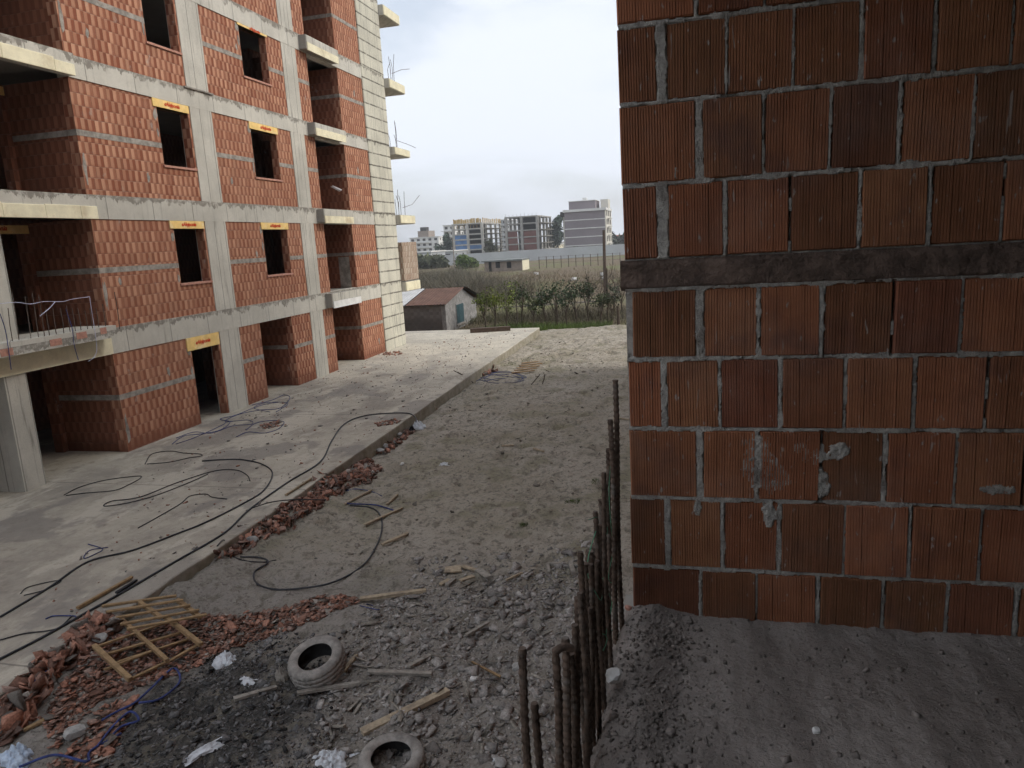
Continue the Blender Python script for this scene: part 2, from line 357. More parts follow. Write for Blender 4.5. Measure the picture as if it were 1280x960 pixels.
def m_pad():
    t = NT('site_slab_concrete'); p = t.pos(); x, y, z = t.xyz(p)[:3]
    a = t.noise(t.scale(p, (1., .7, 1.)), .6, 8, .72, .15); b = t.noise(p, 3.2, 6, .7); c = t.noise(p, 30, 4, .7)
    col = t.mix(t.rng(a, .36, .62), (.30, .268, .222), (.46, .415, .335))
    pal = t.noise(t.scale(p, (1., .45, 1.)), .8, 8, .7, .2); col = t.mix(t.math('MULTIPLY', t.rng(pal, .50, .58), .65), col, (.55, .50, .41))
    dk = t.noise(t.scale(p, (1., .8, 1.)), .55, 5, .6); col = t.mix(t.math('MULTIPLY', t.rng(dk, .53, .58), .6), col, (.215, .195, .175))
    far = t.rng(t.math('ADD', y, t.math('MULTIPLY', a, 8.)), 24., 33.); col = t.mix(t.math('MULTIPLY', far, .45), col, (.58, .54, .46))  # far end coloured paler, standing in for sunlight on it
    col = t.mix(t.math('MULTIPLY', t.rng(b, .53, .68), .5), col, (.20, .172, .14))
    col = t.mix(t.math('MULTIPLY', t.rng(c, .56, .72), .5), col, (.12, .105, .09)); e2 = t.noise(p, 9, 5, .75); col = t.mix(t.math('MULTIPLY', t.rng(e2, .55, .7), .4), col, (.18, .155, .125))
    jx = t.math('FRACT', t.math('DIVIDE', t.math('ADD', y, t.math('MULTIPLY', b, .05)), 6.1)); k = t.rng(t.math('MINIMUM', jx, t.math('SUBTRACT', 1., jx)), .001, .004, 1., 0.)
    col = t.mix(t.math('MULTIPLY', k, .6), col, (.1, .09, .08))
    sd = t.rng(z, -.06, -.012, 1., 0.); col = t.mix(t.math('MULTIPLY', sd, .8), col, t.mix(t.rng(b, .35, .65), (.20, .175, .11), (.34, .31, .25)))
    t.bump(t.math('ADD', c, b), .5, .012); return t.done(col, .93)
M['pad'] = m_pad()
def m_floor():
    t = NT('dusty_floor'); p = t.pos()
    q = t.n('ShaderNodeMapping'); t.put(q.inputs[0], p); q.inputs['Rotation'].default_value = (0, 0, R_(-24)); q.inputs['Scale'].default_value = (7., 1.1, 1.)
    st = t.noise(q.outputs[0], 1., 5, .6); a = t.noise(p, 5, 6, .65); c = t.noise(p, 70, 4, .7)
    col = t.mix(t.rng(st, .35, .65), (.215, .185, .165), (.36, .32, .29)); col = t.mix(t.math('MULTIPLY', t.rng(a, .45, .7), .4), col, (.17, .148, .13))
    col = t.mix(t.math('MULTIPLY', t.rng(c, .5, .75), .5), col, (.12, .105, .095))
    sp = t.noise(p, 150, 2); col = t.mix(t.math('MULTIPLY', t.rng(sp, .68, .75), .5), col, (.5, .48, .46))
    t.bump(t.math('ADD', c, a), .8, .012); return t.done(col, .97)
M['floor'] = m_floor()

# ------------------------------------------------------------------ terrain
PADX = lambda y: -7.36-.02*np.clip(y-10, 0, 40)
def soil_z(x, y):
    x = np.asarray(x, float); y = np.asarray(y, float)
    site = 1-sst(38.8, 40.2, y)
    nearm = 1-sst(7.5, 11.5, y)
    z = -.34+.05*fbm(x*.5, y*.5, 3, 3)+.055*fbm(x*1.7, y*1.5, 3, 9)
    z = z+(.040+.02*nearm)*fbm(x*4.2, y*3.4, 3, 21)+(.014+.012*nearm)*fbm(x*11, y*9, 2, 33)
    pits = vn(x*2.3, y*2.3, 51); z = z-.11*sst(.70, .95, pits)*(1-nearm*.5)
    z = z+.13*np.exp(-((x-PADX(y))/1.1)**2)*sst(7.6, 8.6, y)*(1-sst(11, 17, y)) + .20*np.exp(-((x-PADX(y))/.9)**2)*(1-sst(7.5, 9.8, y))   # banked against the slab close by
    z = z+.08*np.exp(-((x-PADX(y)-.1)/.55)**2)*sst(8.6, 9.6, y)*(1-sst(13.6, 14.4, y))                       # under the shard heap
    z = z+.22*np.exp(-((x+3.6)**2/5.+(y-39.3)**2/1.4))
    far = -.62-.0*y+.1*fbm(x*.07, y*.07, 2, 77)*sst(60, 120, y)
    return z*site+far*(1-site)
xs = np.concatenate([-np.geomspace(1050, 30, 18), np.arange(-26, -8.2, 1.0), np.arange(-8.2, .4, .045), np.arange(.5, 12, 1.), np.geomspace(12, 1050, 14)])
ys = np.concatenate([[-950, -500, -200, -60, -20, -5, 0, 2.5], np.arange(4., 12.5, .045), np.arange(12.5, 41, .11), np.geomspace(41.3, 1250, 36)])
struct(grid_mesh('ground', xs, ys, soil_z, M['soil']))
def on_soil(px, py, dz=0.):
    z = -.34
    for _ in range(6):
        p = on_z(px, py, z+dz); z = float(soil_z(p[0], p[1]))
    return on_z(px, py, z+dz)
def on_pad(px, py, dz=0.): return on_z(px, py, dz)
def on_site(px, py, dz=0.):
    p = on_z(px, py, dz)
    return p if p[0] < float(PADX(p[1])) else on_soil(px, py, dz)

# concrete yard slab
b = MB(); pl = []
yy = np.concatenate([np.arange(-6, 37.5, .35)])
for y in yy: pl.append((float(PADX(y))+.035*float(fbm(y*1.3, 4.2, 3, 5)), y))
xl = -40.
vs = []; fs = []
for (x, y) in pl: vs += [(xl, y, 0), (x-.015, y, 0), (x, y, -.015), (x+.01, y, -.6), ]
for i in range(len(pl)-1):
    k = i*4
    for j in range(3): fs.append((k+j, k+j+1, k+j+5, k+j+4))
n = len(vs); vs += [(xl, yy[-1], -.6)]; e = (len(pl)-1)*4; fs.append((e, e+1, e+2, e+3, n))
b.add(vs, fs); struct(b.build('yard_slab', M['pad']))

# ------------------------------------------------------------------ left building
FX = -13.4
FL = [0, 3.02, 6.1, 9.12, 12.05, 15.1, 18.15]; BB = [None, 2.42, 5.55, 8.63, 11.5, 14.52, 17.6]
LB = empty('apartment_building', (-18., 18., 0), 'long unfinished apartment block with red clay block walls in a pale concrete frame', 'building')
def P(name, mat, mb, par=LB, **k): return mb.build(name, mat, par, **k)
def panel(y0, y1, z0, z1, hole=None, x1=FX-.02, x0=FX-.27):
    q = MB()
    if hole is None: return q.box(x0, x1, y0, y1, z0, z1)
    a, c, d, e = hole
    if a > y0+.01: q.box(x0, x1, y0, a, z0, z1)
    if c < y1-.01: q.box(x0, x1, c, y1, z0, z1)
    if d > z0+.01: q.box(x0, x1, a, c, z0, d)
    if e < z1-.01: q.box(x0, x1, a, c, e, z1)
    return q
def lettering(txt, size, par, y, z, x, shear=.35):
    cu = bpy.data.curves.new('lettering', 'FONT'); cu.body = txt; cu.size = size; cu.shear = shear; cu.align_x = 'CENTER'; cu.align_y = 'CENTER'; cu.extrude = .003; cu.offset = .004
    ob = bpy.data.objects.new('tmp', cu); COL.objects.link(ob); bpy.context.view_layer.update()
    me = bpy.data.meshes.new_from_object(ob.evaluated_get(bpy.context.evaluated_depsgraph_get())); bpy.data.objects.remove(ob)
    v = np.zeros(len(me.vertices)*3); me.vertices.foreach_get('co', v); v = v.reshape(-1, 3)
    o = np.array(par['_o']); w = np.stack([x+v[:, 2], y+v[:, 0], z+v[:, 1]], 1)-o
    me.vertices.foreach_set('co', w.ravel()); me.update(); me.name = 'lettering'
    return finish('lettering', me, M['red_ink'], par, False, None, o)
def lintel(y0, y1, z0, z1, x=FX):
    l = P('lintel', M['lintel'], MB().box(x-.24, x+.012, y0, y1, z0, z1), bevel=.006)
    lettering('\u00abAlqiponia', .145+random.uniform(-.012, .012), l, random.uniform(-.08, .08)+(y0+y1)/2+.03, (z0+z1)/2+.01, x+.016)
    return l
def band(y0, y1, z, x=FX):
    y0 += 0 if y0 < 14.42 else .005; y1 -= .005
    P('concrete_band', M['cband'], MB().box(x-.26, x-.012, y0, y1, z, z+.13))
NST = 6
for s in range(NST):
    z0, z1 = FL[s], BB[s+1]; top = FL[s+1]
    # frame
    for a, c in ((18.5, 19.45), (23.78, 24.7)):
        P('column', M['conc'], MB().box(FX-.35, FX+random.uniform(-.004, .004), a, c, z0, z1))
    P('shear_wall', M['form'], MB().box(FX-.3, FX+.022, 30.06, 32.4, z0 if s else -.3, top-.004))
    P('beam', M['beam'], MB().box(FX-.30, FX+.006, 14.43, 30.055, z1, top))
    P('column', M['conc'], MB().box(FX-.72, FX-.02, 11.53, 12.05, z0, z1))
    # floor plate, back and inner walls
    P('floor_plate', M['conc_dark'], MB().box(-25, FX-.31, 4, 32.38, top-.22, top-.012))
    P('darkening_partition', M['block_shaded'], MB().box(-18.2, -18., 4.2, 32.2, z0, top-.23))  # partition added to keep the rooms behind the openings dark
    P('back_wall', M['block_shaded'], MB().box(-25.2, -25.01, 4, 32.38, z0, top-.005))
    P('end_wall', M['block_shaded'], MB().box(-25, FX-.31, 32.15, 32.39, z0, top-.23))
    P('end_wall', M['block_shaded'], MB().box(-25, FX-.31, 3.75, 3.99, z0, top-.005))
    P('brick_panel', M['block'], panel(4, 9, z0, z1))
    zb = z0+1.29
    # bay one
    h = (17.2, 18.42, 0, 2.06) if s == 0 else (17.18, 18.42, z0+.86, z0+2.32)
    P('brick_panel', M['block'], panel(14.42, 18.495, z0, z1, h))
    lintel(17.03, 18.44, h[3], z1-.005)
    band(14.41, h[0], zb)
    if s: P('window_sill', M['sill'], MB().box(FX-.27, FX+.02, h[0]-.05, h[1]+.06, h[2]-.045, h[2]+.012))
    # bay two
    if s == 0:
        P('brick_panel', M['block'], panel(19.455, 20.6, z0, z1)); P('brick_panel', M['block'], panel(22.5, 23.775, z0, z1))
        band(19.46, 20.6, zb); band(22.5, 23.77, zb)
        P('return_wall', M['block_shaded'], MB().box(-15.2, FX-.275, 22.52, 22.74, z0, z1)); P('recess_back_wall', M['block_shaded'], MB().box(-15.45, -15.21, 20.3, 22.8, z0, z1+.3))
        P('return_wall', M['block_shaded'], MB().box(-15.2, FX-.275, 20.3, 20.55, z0, z1)); P('concrete_band', M['cband'], MB().box(-15.2, FX-.28, 22.512, 22.6, zb, zb+.13))
    else:
        h = (21.38, 22.85, z0+.84, z0+2.31)
        P('brick_panel', M['block'], panel(19.455, 23.775, z0, z1, h)); lintel(21.3, 22.93, h[3], z1-.005)
        band(19.46, h[0], zb); band(h[1], 23.77, zb); P('window_sill', M['sill'], MB().box(FX-.27, FX+.02, h[0]-.05, h[1]+.06, h[2]-.045, h[2]+.012))
    # bay three: recess
    P('brick_panel', M['block'], panel(24.705, 25.5, z0, z1)); P('brick_panel', M['block'], panel(27.85, 30.055, z0, z1))
    band(24.71, 25.5, zb); band(27.84, 30.05, zb)
    P('return_wall', M['block_shaded'], MB().box(-15.4, FX-.275, 27.86, 28.1, z0, z1)); P('return_wall', M['block_shaded'], MB().box(-15.4, FX-.275, 25.2, 25.45, z0, z1))
    P('recess_back_wall', M['block_shaded'], MB().box(-15.65, -15.41, 25, 28.2, z0, z1+.3)); P('concrete_band', M['cband'], MB().box(-15.4, FX-.28, 27.845, 27.95, zb, zb+.13))
    # left recess with its return wall and doorway
    P('return_wall', M['block_shaded'], MB().box(-15.2, FX-.275, 14.432, 14.66, z0, z1)); P('concrete_band', M['cband'], MB().box(-15.2, FX-.275, 14.418, 14.5, zb, zb+.13))
    P('return_wall', M['block_shaded'], MB().box(-15.2, FX-.05, 9, 9.25, z0, z1))
    P('recess_back_wall', M['block_shaded'], panel(9.26, 14.43, z0, z1, (12.85 if s else 11.2, 14.28, z0, z0+2.3), x1=-15.2, x0=-15.45))
    if s:
        l = P('lintel', M['lintel'], MB().box(-15.46, -15.185, 12.6, 14.4, z0+2.3, z1-.04)); lettering('\u00abAlqiponia', .15, l, 13.5, z0+2.42, -15.18)
        # mortar smear post beside recess three
    if s == 1: P('corner_post', M['cband'], MB().box(FX-.75, FX-.28, 27.83, 27.86, z0, z0+1.25))
    # edges of the balconies in front of the recesses
    k = s+1
    if k == 1:
        P('balcony_slab', M['beam'], MB().box(-14.2, -13.0, 4, 14.2, 2.85, 3.12)); P('balcony_beam', M['cream'], MB().box(FX-.3, FX+.02, 9, 14.42, 2.42, 2.845))
        P('balcony_slab', M['conc_dark'], MB().box(-15.2, -14.21, 9, 14.42, 2.84, 3.0))
        for yy0, zz0, w in ((12.35, 2.93, .3), (13.05, 2.98, .28), (13.72, 3.0, .18), (11.2, 2.9, .28)):
            P('brick_insert', M['sill'], MB().box(-13.01, -12.994, yy0, yy0+w, zz0-.03, zz0+.11))
    else:
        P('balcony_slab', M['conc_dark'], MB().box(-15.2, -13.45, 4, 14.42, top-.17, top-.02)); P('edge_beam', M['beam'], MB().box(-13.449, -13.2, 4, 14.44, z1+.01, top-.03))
        ye = 4.
        while ye < 14.2:
            yn = min(14.40, ye+random.uniform(.9, 1.6)); P('insulation_strip', M['cream'], MB().box(-13.199, -13.165, ye, yn-.004, z1-.02, z1+.27+random.uniform(-.05, .03)), bevel=.012); ye = yn
    xw = -13.13
    P('balcony_slab', M['conc_dark'], MB().box(FX+.008, xw, 25.0, 27.45, z1+.04, top-.05)); P('balcony_slab', M['conc_dark'], MB().box(-15.4, FX-.31, 25.4, 27.85, top-.2, top-.03))
    P('insulation_strip', M['white' if k == 1 else 'cream'], MB().box(xw+.001, xw+.035, 25.06, 27.42, z1+.0, z1+.26))
    P('balcony_edge', M['conc'], MB().box(xw+.001, xw+.02, 25.03, 27.45, z1+.265, top-.05))
    P('balcony_slab', M['conc'], MB().box(-16.5, -13.17, 32.42, 34.25, z1+.05, top-.1)); P('insulation_strip', M['cream'], MB().box(-13.169, -13.13, 32.44, 34.25, z1+.08, top-.12))
    if k in (1, 2, 3, 4):
        for j in range(5):
            yb = 32.7+random.uniform(0, 1.1); xb = -13.3-random.uniform(0, .3); hh = random.uniform(.5, 1.25)
            P('rebar', M['rust_thin'], MB().tube([(xb, yb, top-.12), (xb+random.uniform(-.03, .03), yb, top+hh*.6), (xb+random.uniform(-.1, .1), yb+random.uniform(-.1, .2), top+hh)], .011, 5))
        P('rebar', M['rust_thin'], MB().tube([(-13.3, 33.2, top+.25), (-13.2, 34.2, top+.35+random.uniform(-.2, .3)), (-13.1, 35.0, top+.5+random.uniform(-.5, .5))], .011, 5))
P('brick_panel', M['block_pale'], MB().box(-13.45, -13.2, 32.45, 34.3, 2.97, 4.75))
# roof cap
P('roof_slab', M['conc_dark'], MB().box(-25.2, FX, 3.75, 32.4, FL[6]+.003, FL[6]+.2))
# starter bars along the first floor balcony
for px, py, qy in ((31,370,426),(40,366,422),(48,368,421),(10,385,430),(15,365,426),(57,385,420),(66,385,419),(75,385,417),(83,382,416),(90,385,414),(97,385,414),(106,388,412),(112,385,410),(120,385,409),(128,380,408),(143,365,406)):
    a = on_x(px+(qy-py)*.14, qy, -13.12); c = on_x(px, py, -13.12)
    P('rebar', M['rust_thin'], MB().tube([(a[0], a[1], 3.0), (a[0]+.01, (a[1]+c[1])/2+random.uniform(-.02, .02), (3.1+c[2])/2), c], .009, 5))
def smear(y, z, w, h, x=FX-.02):
    n = 14; q = MB(); v = []
    for i in range(n):
        a = 2*math.pi*i/n; k = random.uniform(.55, 1.1); v.append((y+math.cos(a)*w*k, z+math.sin(a)*h*k))
    vs = [(x+.006, a, c) for a, c in v]+[(x-.01, a*1.0, c) for a, c in v]
    q.add(vs, [tuple(range(n))]+[(i, i+n, (i+1) % n+n, (i+1) % n) for i in range(n)]); P('mortar_smear', M['cband'], q)
for s in range(4):
    z0 = FL[s]
    for y in (17.14, 21.33):
        if s == 0 and y > 20: continue
        smear(y-.04, z0+2.25+random.uniform(-.2, .05), .09, .16); smear(y-.03, z0+random.uniform(1.0, 1.9), .05, random.uniform(.08, .25))
    smear(random.uniform(15, 16.8), z0+random.uniform(.5, 2), .06, .13); smear(random.uniform(20, 21.2), z0+random.uniform(.5, 2.1), .06, .12); smear(28+random.uniform(.2, 1.5), z0+random.uniform(.4, 2.1), .08, .16)
    smear(14.50, z0+random.uniform(.5, 1.0), .06, .4)
# fallen board ledge at second beam
P('formwork_strip', M['wood_grey'], MB().box(FX+.01, FX+.05, 18.35, 19.6, 9.1, 9.14))

tp = [on_x(*q, -13.05) for q in ((-6,380),(20,378),(38,380),(55,377),(78,377),(90,374),(112,371))]
tb = MB()
tb.tube(smooth_line(tp, 5), .006, 5); tb.tube(smooth_line([on_x(*q, -13.03) for q in ((69,377),(62,385),(50,395))], 4), .009, 5)
tb.tube(smooth_line([on_x(*q, -12.98) for q in ((112,371),(114,385),(118,410),(121,435),(118,446),(110,452))], 4), .006, 5)
tag(tb.build('warning_tape', M['tape']), 'thin blue and white plastic tape strung across the balcony starter bars on the left building', 'tape')
for i, q in enumerate((((0,392),(6,410),(10,432),(14,462)), ((82,386),(90,410),(93,432),(98,450)))):
    tag(MB().tube(smooth_line([on_x(*w, -12.97) for w in q], 5), .008, 5).build('hanging_cable', M['blue']),
        ('blue cable hanging over the balcony edge at the far left border of the photo', 'blue cable hanging over the balcony edge in front of the brick patches')[i], 'cable')
r = on_x(421, 236, -13.3)
tag(chips('paper_scrap', np.array([r]), [.5], np.array([[.75, .72, .72]]), M['tintchip'], .3), 'small white scrap caught in the upper right recess of the left building', 'litter')

# ------------------------------------------------------------------ near building (we stand on its first floor)
NB = empty('unfinished_building', (4., 0., 0), 'near unfinished building whose dark ribbed clay block wall fills the right side of the photo', 'building')
WY = 2.7; FZ = 3.02
rows = [(4.945,5.19),(4.674,4.936),(4.412,4.664),(4.05,4.298),(3.786,4.04),(3.515,3.776),(3.232,3.505),(2.95,3.222)]
heads = [[-.25,-.122,-.088,.11,.32,.53,.74,.95],[-.25,.005,.03,.23,.44,.65,.86],[-.245,-.128,-.09,.11,.32,.54,.75,.96],[-.224,.0,.028,.222,.43,.65,.86],
         [-.242,-.125,-.105,.09,.30,.51,.73,.95],[-.245,.0,.024,.22,.44,.65,.87,1.08],[-.25,-.12,-.1,.10,.30,.52,.74,.96],[-.25,.01,.22,.44,.66,.87,1.09]]
gaps = [1, 1, 1, 1, 1, 1, 1, 0]     # index after which the end block's wide mortar joint follows
rows = [(5.203,5.45)]+rows; heads = [[-.25,.01,.23,.43,.64,.86]]+heads; rows.append((5.458,5.71)); heads.append([-.25,-.12,-.09,.11,.32,.53,.74,.95])
W = MB(); joints = []
def block(x0, x1, z0, z1, col, narrow=False):
    """one ribbed hollow clay block: real grooves, rounded shoulders"""
    n = max(8, int(round((x1-x0)/.0094))); yb = WY+random.uniform(-.004, .004); g = .0038
    tl = random.uniform(-.004, .004); up = [0, .5, 1]
    px = [0]; pd = [.010]
    for i in range(n):
        a = i/n; bq = (i+1)/n
        wide = i in (n//4, n-n//4-1)
        dd = g*(2.0 if wide else 1)*random.uniform(.8, 1.2)
        px += [a+.12/n+(.004 if i == 0 else 0), a+.66/n, a+.74/n, a+.94/n]; pd += [0, 0, dd, dd]
    px[1] = .03; px.append(1); pd.append(.010)
    px = sorted(px)
    vs = []; zs = [z0+.001, z0+.006, z1-.006, z1-.001]; ez = [.009, 0, 0, .009]
    for z, e in zip(zs, ez):
        for a, d in zip(px, pd): vs.append((x0+a*(x1-x0)+tl*(z-z0)/.25, yb+max(d, e if d < .009 else .012), z))
    m_ = len(px); fs = []
    for j in range(3):
        for i in range(m_-1): fs.append((j*m_+i, j*m_+i+1, (j+1)*m_+i+1, (j+1)*m_+i))
    k = len(vs); vs += [(x0, yb+.05, z0), (x1, yb+.05, z0), (x1, yb+.05, z1), (x0, yb+.05, z1)]
    fs += [(k, 0, 3*m_, k+3), (m_-1, k+1, k+2, 4*m_-1), tuple([k]+[k+1]+list(range(m_-1, -1, -1))), tuple([k+3]+list(range(3*m_, 4*m_))+[k+2])]
    W.add(vs, fs, col)
for (z0, z1), hs in zip(rows, heads):
    hs = list(hs); narrow = (hs[2]-hs[1]) < .06
    segs = []
    if narrow: segs.append((hs[0], hs[1])); rest = hs[2:]
    else: segs.append((hs[0], hs[1]-.006)); rest = hs[1:]; rest[0] += .006
    if hs[1] < .06 and not narrow: pass
    while rest[-1] < 3.2: rest.append(rest[-1]+random.uniform(.208, .218))
    for i in range(len(rest)-1):
        segs.append((rest[i]+random.uniform(.001, .003), rest[i+1]-random.choice([.006, .009, .012, .014])))
    for i, (a, c) in enumerate(segs):
        if i: joints.append((segs[i-1][1], a, z0, z1, random.random() < .75))
        t = random.random(); base = np.array((.37, .138, .070))*(1-t)+np.array((.32, .145, .072))*t
        base = base*random.uniform(.56, .98)
        if random.random() < .14: base = base*np.array((.75, .72, .8))
        block(a, c, z0, z1, tuple(base))
wall = W.build('block_wall', M['nearblock'], NB, tint=True)
def mortar_y(X, Z):
    n1 = fbm(X*28, Z*28, 3, 61); n2 = fbm(X*90, Z*90, 2, 71)
    d = np.full(X.shape, .016)
    nb = fbm(X*9, Z*3, 3, 15)
    for (z0, z1) in rows:      # bed joints, squeezed out here and there over the arrises
        for zc in (z1+.005,):
            w = .0085+.008*nb+.011*np.clip(n1+.1*n2, -.2, 1)
            d = np.minimum(d, np.where(np.abs(Z-zc) < w, .0035-.005*np.clip(nb+.25, 0, 1)+.004*n1, .05))
    for (a, c, z0, z1, full) in joints:
        sel = (X > a-.008) & (X < c+.008) & (Z > z0-.004) & (Z < z1+.004)
        if not sel.any(): continue
        if not full and (c-a) < .02:
            dd = np.where(vn(Z*14, X*0+a*77, 5) > .62, .006, .034)
            dd = np.where((X > a-.001) & (X < c+.001), dd, .05); d = np.where(sel & (X > a-.001) & (X < c+.001), dd, d)
        else:
            w = (c-a)/2+.001+.008*n1+.003*n2; d = np.where(sel & (np.abs(X-(a+c)/2) < w), .003-.004*np.clip(fbm(X*5, Z*9, 2, 8), 0, 1)+.004*n1, d)
    for (cx_, cz_, rx, rz) in SMEARS:
        q = ((X-cx_)/rx)**2+((Z-cz_)/rz)**2+.9*fbm(X*13, Z*11, 3, 44)+.35*n2
        d = np.where(q < .85, np.minimum(d, -.0012+.0028*n2+.0012*n1+.0012*q), d)
    return WY+d+.0012*n2
SM = [(948,585,.045,.12),(965,600,.05,.06),(960,640,.022,.07),(1022,572,.05,.03),(1028,600,.02,.055),(1248,612,.05,.018),(1000,560,.02,.02),(872,634,.012,.03),(845,217,.007,.02),(1045,565,.03,.03)]
SMEARS = []
for px, py, a, c in SM:
    q = on_y(px, py, WY); SMEARS.append((q[0], q[2], a*1.35, c*1.2))
grid_mesh('mortar', np.concatenate([np.arange(-.246, 1.35, .0042), np.arange(1.352, 3.2, .0075)]), np.arange(2.93, 5.72, .0046), mortar_y, M['mortar'], wall, axis='y')
def nb(name, mat, *bx, **k):
    q = MB()
    for a in bx: q.box(*a)
    return q.build(name, mat, NB, **k)
nb('wall_core', M['mortar'], (-.246, 8, WY+.052, 2.94, 2.9, 5.72))
# tie beam in the wall
def tie_y(X, Z):
    e = np.minimum(Z-4.303, 4.405-Z); return WY-.004+.006*fbm(X*9, Z*14, 4, 90)+.004*fbm(X*50, Z*50, 2, 91)+np.where(e < .004, .012, 0)
grid_mesh('concrete_band', np.arange(-.262, 3.2, .009), np.arange(4.299, 4.409, .006), tie_y, M['bandnear'], NB, axis='y')
nb('concrete_band', M['bandnear'], (-.261, 3.2, WY+.02, WY+.055, 4.3, 4.408))
nb('floor_slab', M['conc_dark'], (-.3, 9, -8, 2.94, 2.72, 2.98))
nb('ceiling_slab', M['conc_dark'], (-.3, 9, -8, 2.94, 5.74, 6.02))
nb('light_block_wall', M['block_shaded'], (-.28, -.08, -5.1, -.75, 2.99, 5.73)); nb('rear_wall', M['block_shaded'], (-.1, 9, -6.2, -6, 2.99, 5.73)); nb('side_wall', M['block_shaded'], (7.6, 7.8, -5.9, 2.6, 2.99, 5.73))  # left wall behind the camera is unseen, added to block light
nb('column', M['conc_dark'], (-.2, .2, -5.8, -5.2, 2.99, 5.73))
nb('upper_facade', M['block'], (-.1, 9, -8, 28, 6.05, 15.2)); nb('lower_facade', M['block'], (0., 9, -8, 28, -.6, 2.71)); nb('side_facade', M['block'], (-.1, 9, 2.95, 28, 2.72, 6.04))  # hidden far stretch of the building lengthened to shade the soil
for z in (2.73, 5.76): nb('beam', M['beam'], (-.2, -.101, 2.96, 28, z, z+.42))
for y in (7., 12.5, 18., 23.5): nb('column', M['conc'], (-.15, -.102, y, y+.8, 3.16, 5.755))
for z in (9.0, 12.0): nb('beam', M['beam'], (-.3, -.101, -8, 28, z, z+.4))
# starter bars at the slab edge
def rebar(px, py, rad=.0085, x=-.335, hook=None, lean=0.):
    tpt = on_x(px, py, x); zb = 2.75; n = int((tpt[2]-zb)/.011)
    pts = []; rs = []
    for i in range(n+1):
        t = i/n; pts.append((x+lean*(t-1)*.2+.004*math.sin(t*7+px), tpt[1]+.006*math.sin(t*5+px), zb+t*(tpt[2]-zb))); rs.append(rad*(.88 if i % 2 else 1.16))
    if hook:
        for q in range(1, 5): pts.append((pts[n][0]+.009*q, tpt[1]+hook*.006*q, tpt[2]+.010*math.sin(q/4*math.pi)-.0015*q)); rs.append(rad*1.05)
    MB().tube(pts, rs, 10).build('rebar', M['rust'], NB, smooth=False)
for a in ((768,475,.010,-.285),(763,525,.010,-.30),(760,560,.009),(757,605,.009),(754,590,.008,-.3),(752,642,.009),(748,655,.009),(746,662,.008,-.35),(742,679,.010),(738,690,.009),(735,686,.010,-.35),(730,704,.010),(727,690,.009,-.32),(722,746,.0095),(717,780,.009,-.33),(744,640,.008,-.31),(750,625,.008,-.33)): rebar(*a)
rebar(705, 797, .0105); rebar(693, 815, .0095, hook=1.2); rebar(713, 818, .011); rebar(670, 880, .0085); rebar(653, 808, .0085, x=-.345); rebar(699, 860, .008, x=-.36); rebar(718, 800, .009); rebar(726, 742, .008, x=-.30); rebar(733, 720, .009); rebar(740, 705, .008, x=-.30); rebar(709, 835, .008, x=-.36); rebar(747, 700, .008, x=-.3); rebar(737, 760, .008, x=-.31)
gw = MB()
for k in range(3):
    y0 = random.uniform(1.7, 2.6); pts = []
    for j in range(9): pts.append((-.31+random.uniform(-.03, .03), y0+random.uniform(-.05, .05)+j*.01*random.choice((-1, 1)), 3.0+j*.085+random.uniform(-.03, .03)))
    gw.tube(smooth_line(pts, 4), .0016, 4)
tag(gw.build('binding_wire', M['green_wire']), 'tangled thin green wire wound through the rusty bars at the slab edge', 'wire')
# dust covered floor of the room and the heap along its edge
def floor_z(X, Y):
    s = X*math.cos(R_(24))+Y*math.sin(R_(24))*0
    z = FZ+.004*fbm((X*.91+Y*.4)*7, (Y*.91-X*.4)*1.2, 3, 7)+.006*fbm(X*6, Y*6, 3, 17)+.003*fbm(X*30, Y*30, 3, 27)
    z = z+.042*np.exp(-((X+.17)/.11)**2)*(.6+.8*fbm(X*9, Y*7, 4, 37))+.016*np.exp(-((Y-WY)/.07)**2)*(.8+.4*fbm(X*30, Y*14, 3, 47))+.004*fbm(X*60, Y*60, 2, 57)+.003*np.clip(fbm(X*110, Y*110, 2, 67), 0, 1)
    return np.where(X < -.27, z-.06*sst(-.27, -.31, X), z)
struct(grid_mesh('floor', np.arange(-.315, 2.6, .011), np.arange(.35, WY+.02, .011), floor_z, M['floor']))
struct(MB().box(2.59, 7.6, -5.9, 2.7, 2.985, 3.015).build('floor', M['floor'])); struct(MB().box(-.3, 2.6, -5.9, .36, 2.985, 3.015).build('floor', M['floor']))
n = 5200; X = np.where(rng.random(n) < .55, rng.normal(-.15, .09, n), rng.uniform(-.25, 1.5, n)); Y = rng.uniform(.8, 2.69, n); X = np.clip(X, -.29, 2)
sz = np.clip(rng.lognormal(-5.15, .55, n), .003, .03); k = rng.uniform(.6, 1.25, (n, 1))
chips('dirt_clods', np.stack([X, Y, floor_z(X, Y)+sz*.15], 1), sz, np.array([[.26, .225, .20]])*k, M['tintchip'], .8, 'loose grey clods and crumbs heaped along the edge of the dusty floor', 'rubble')

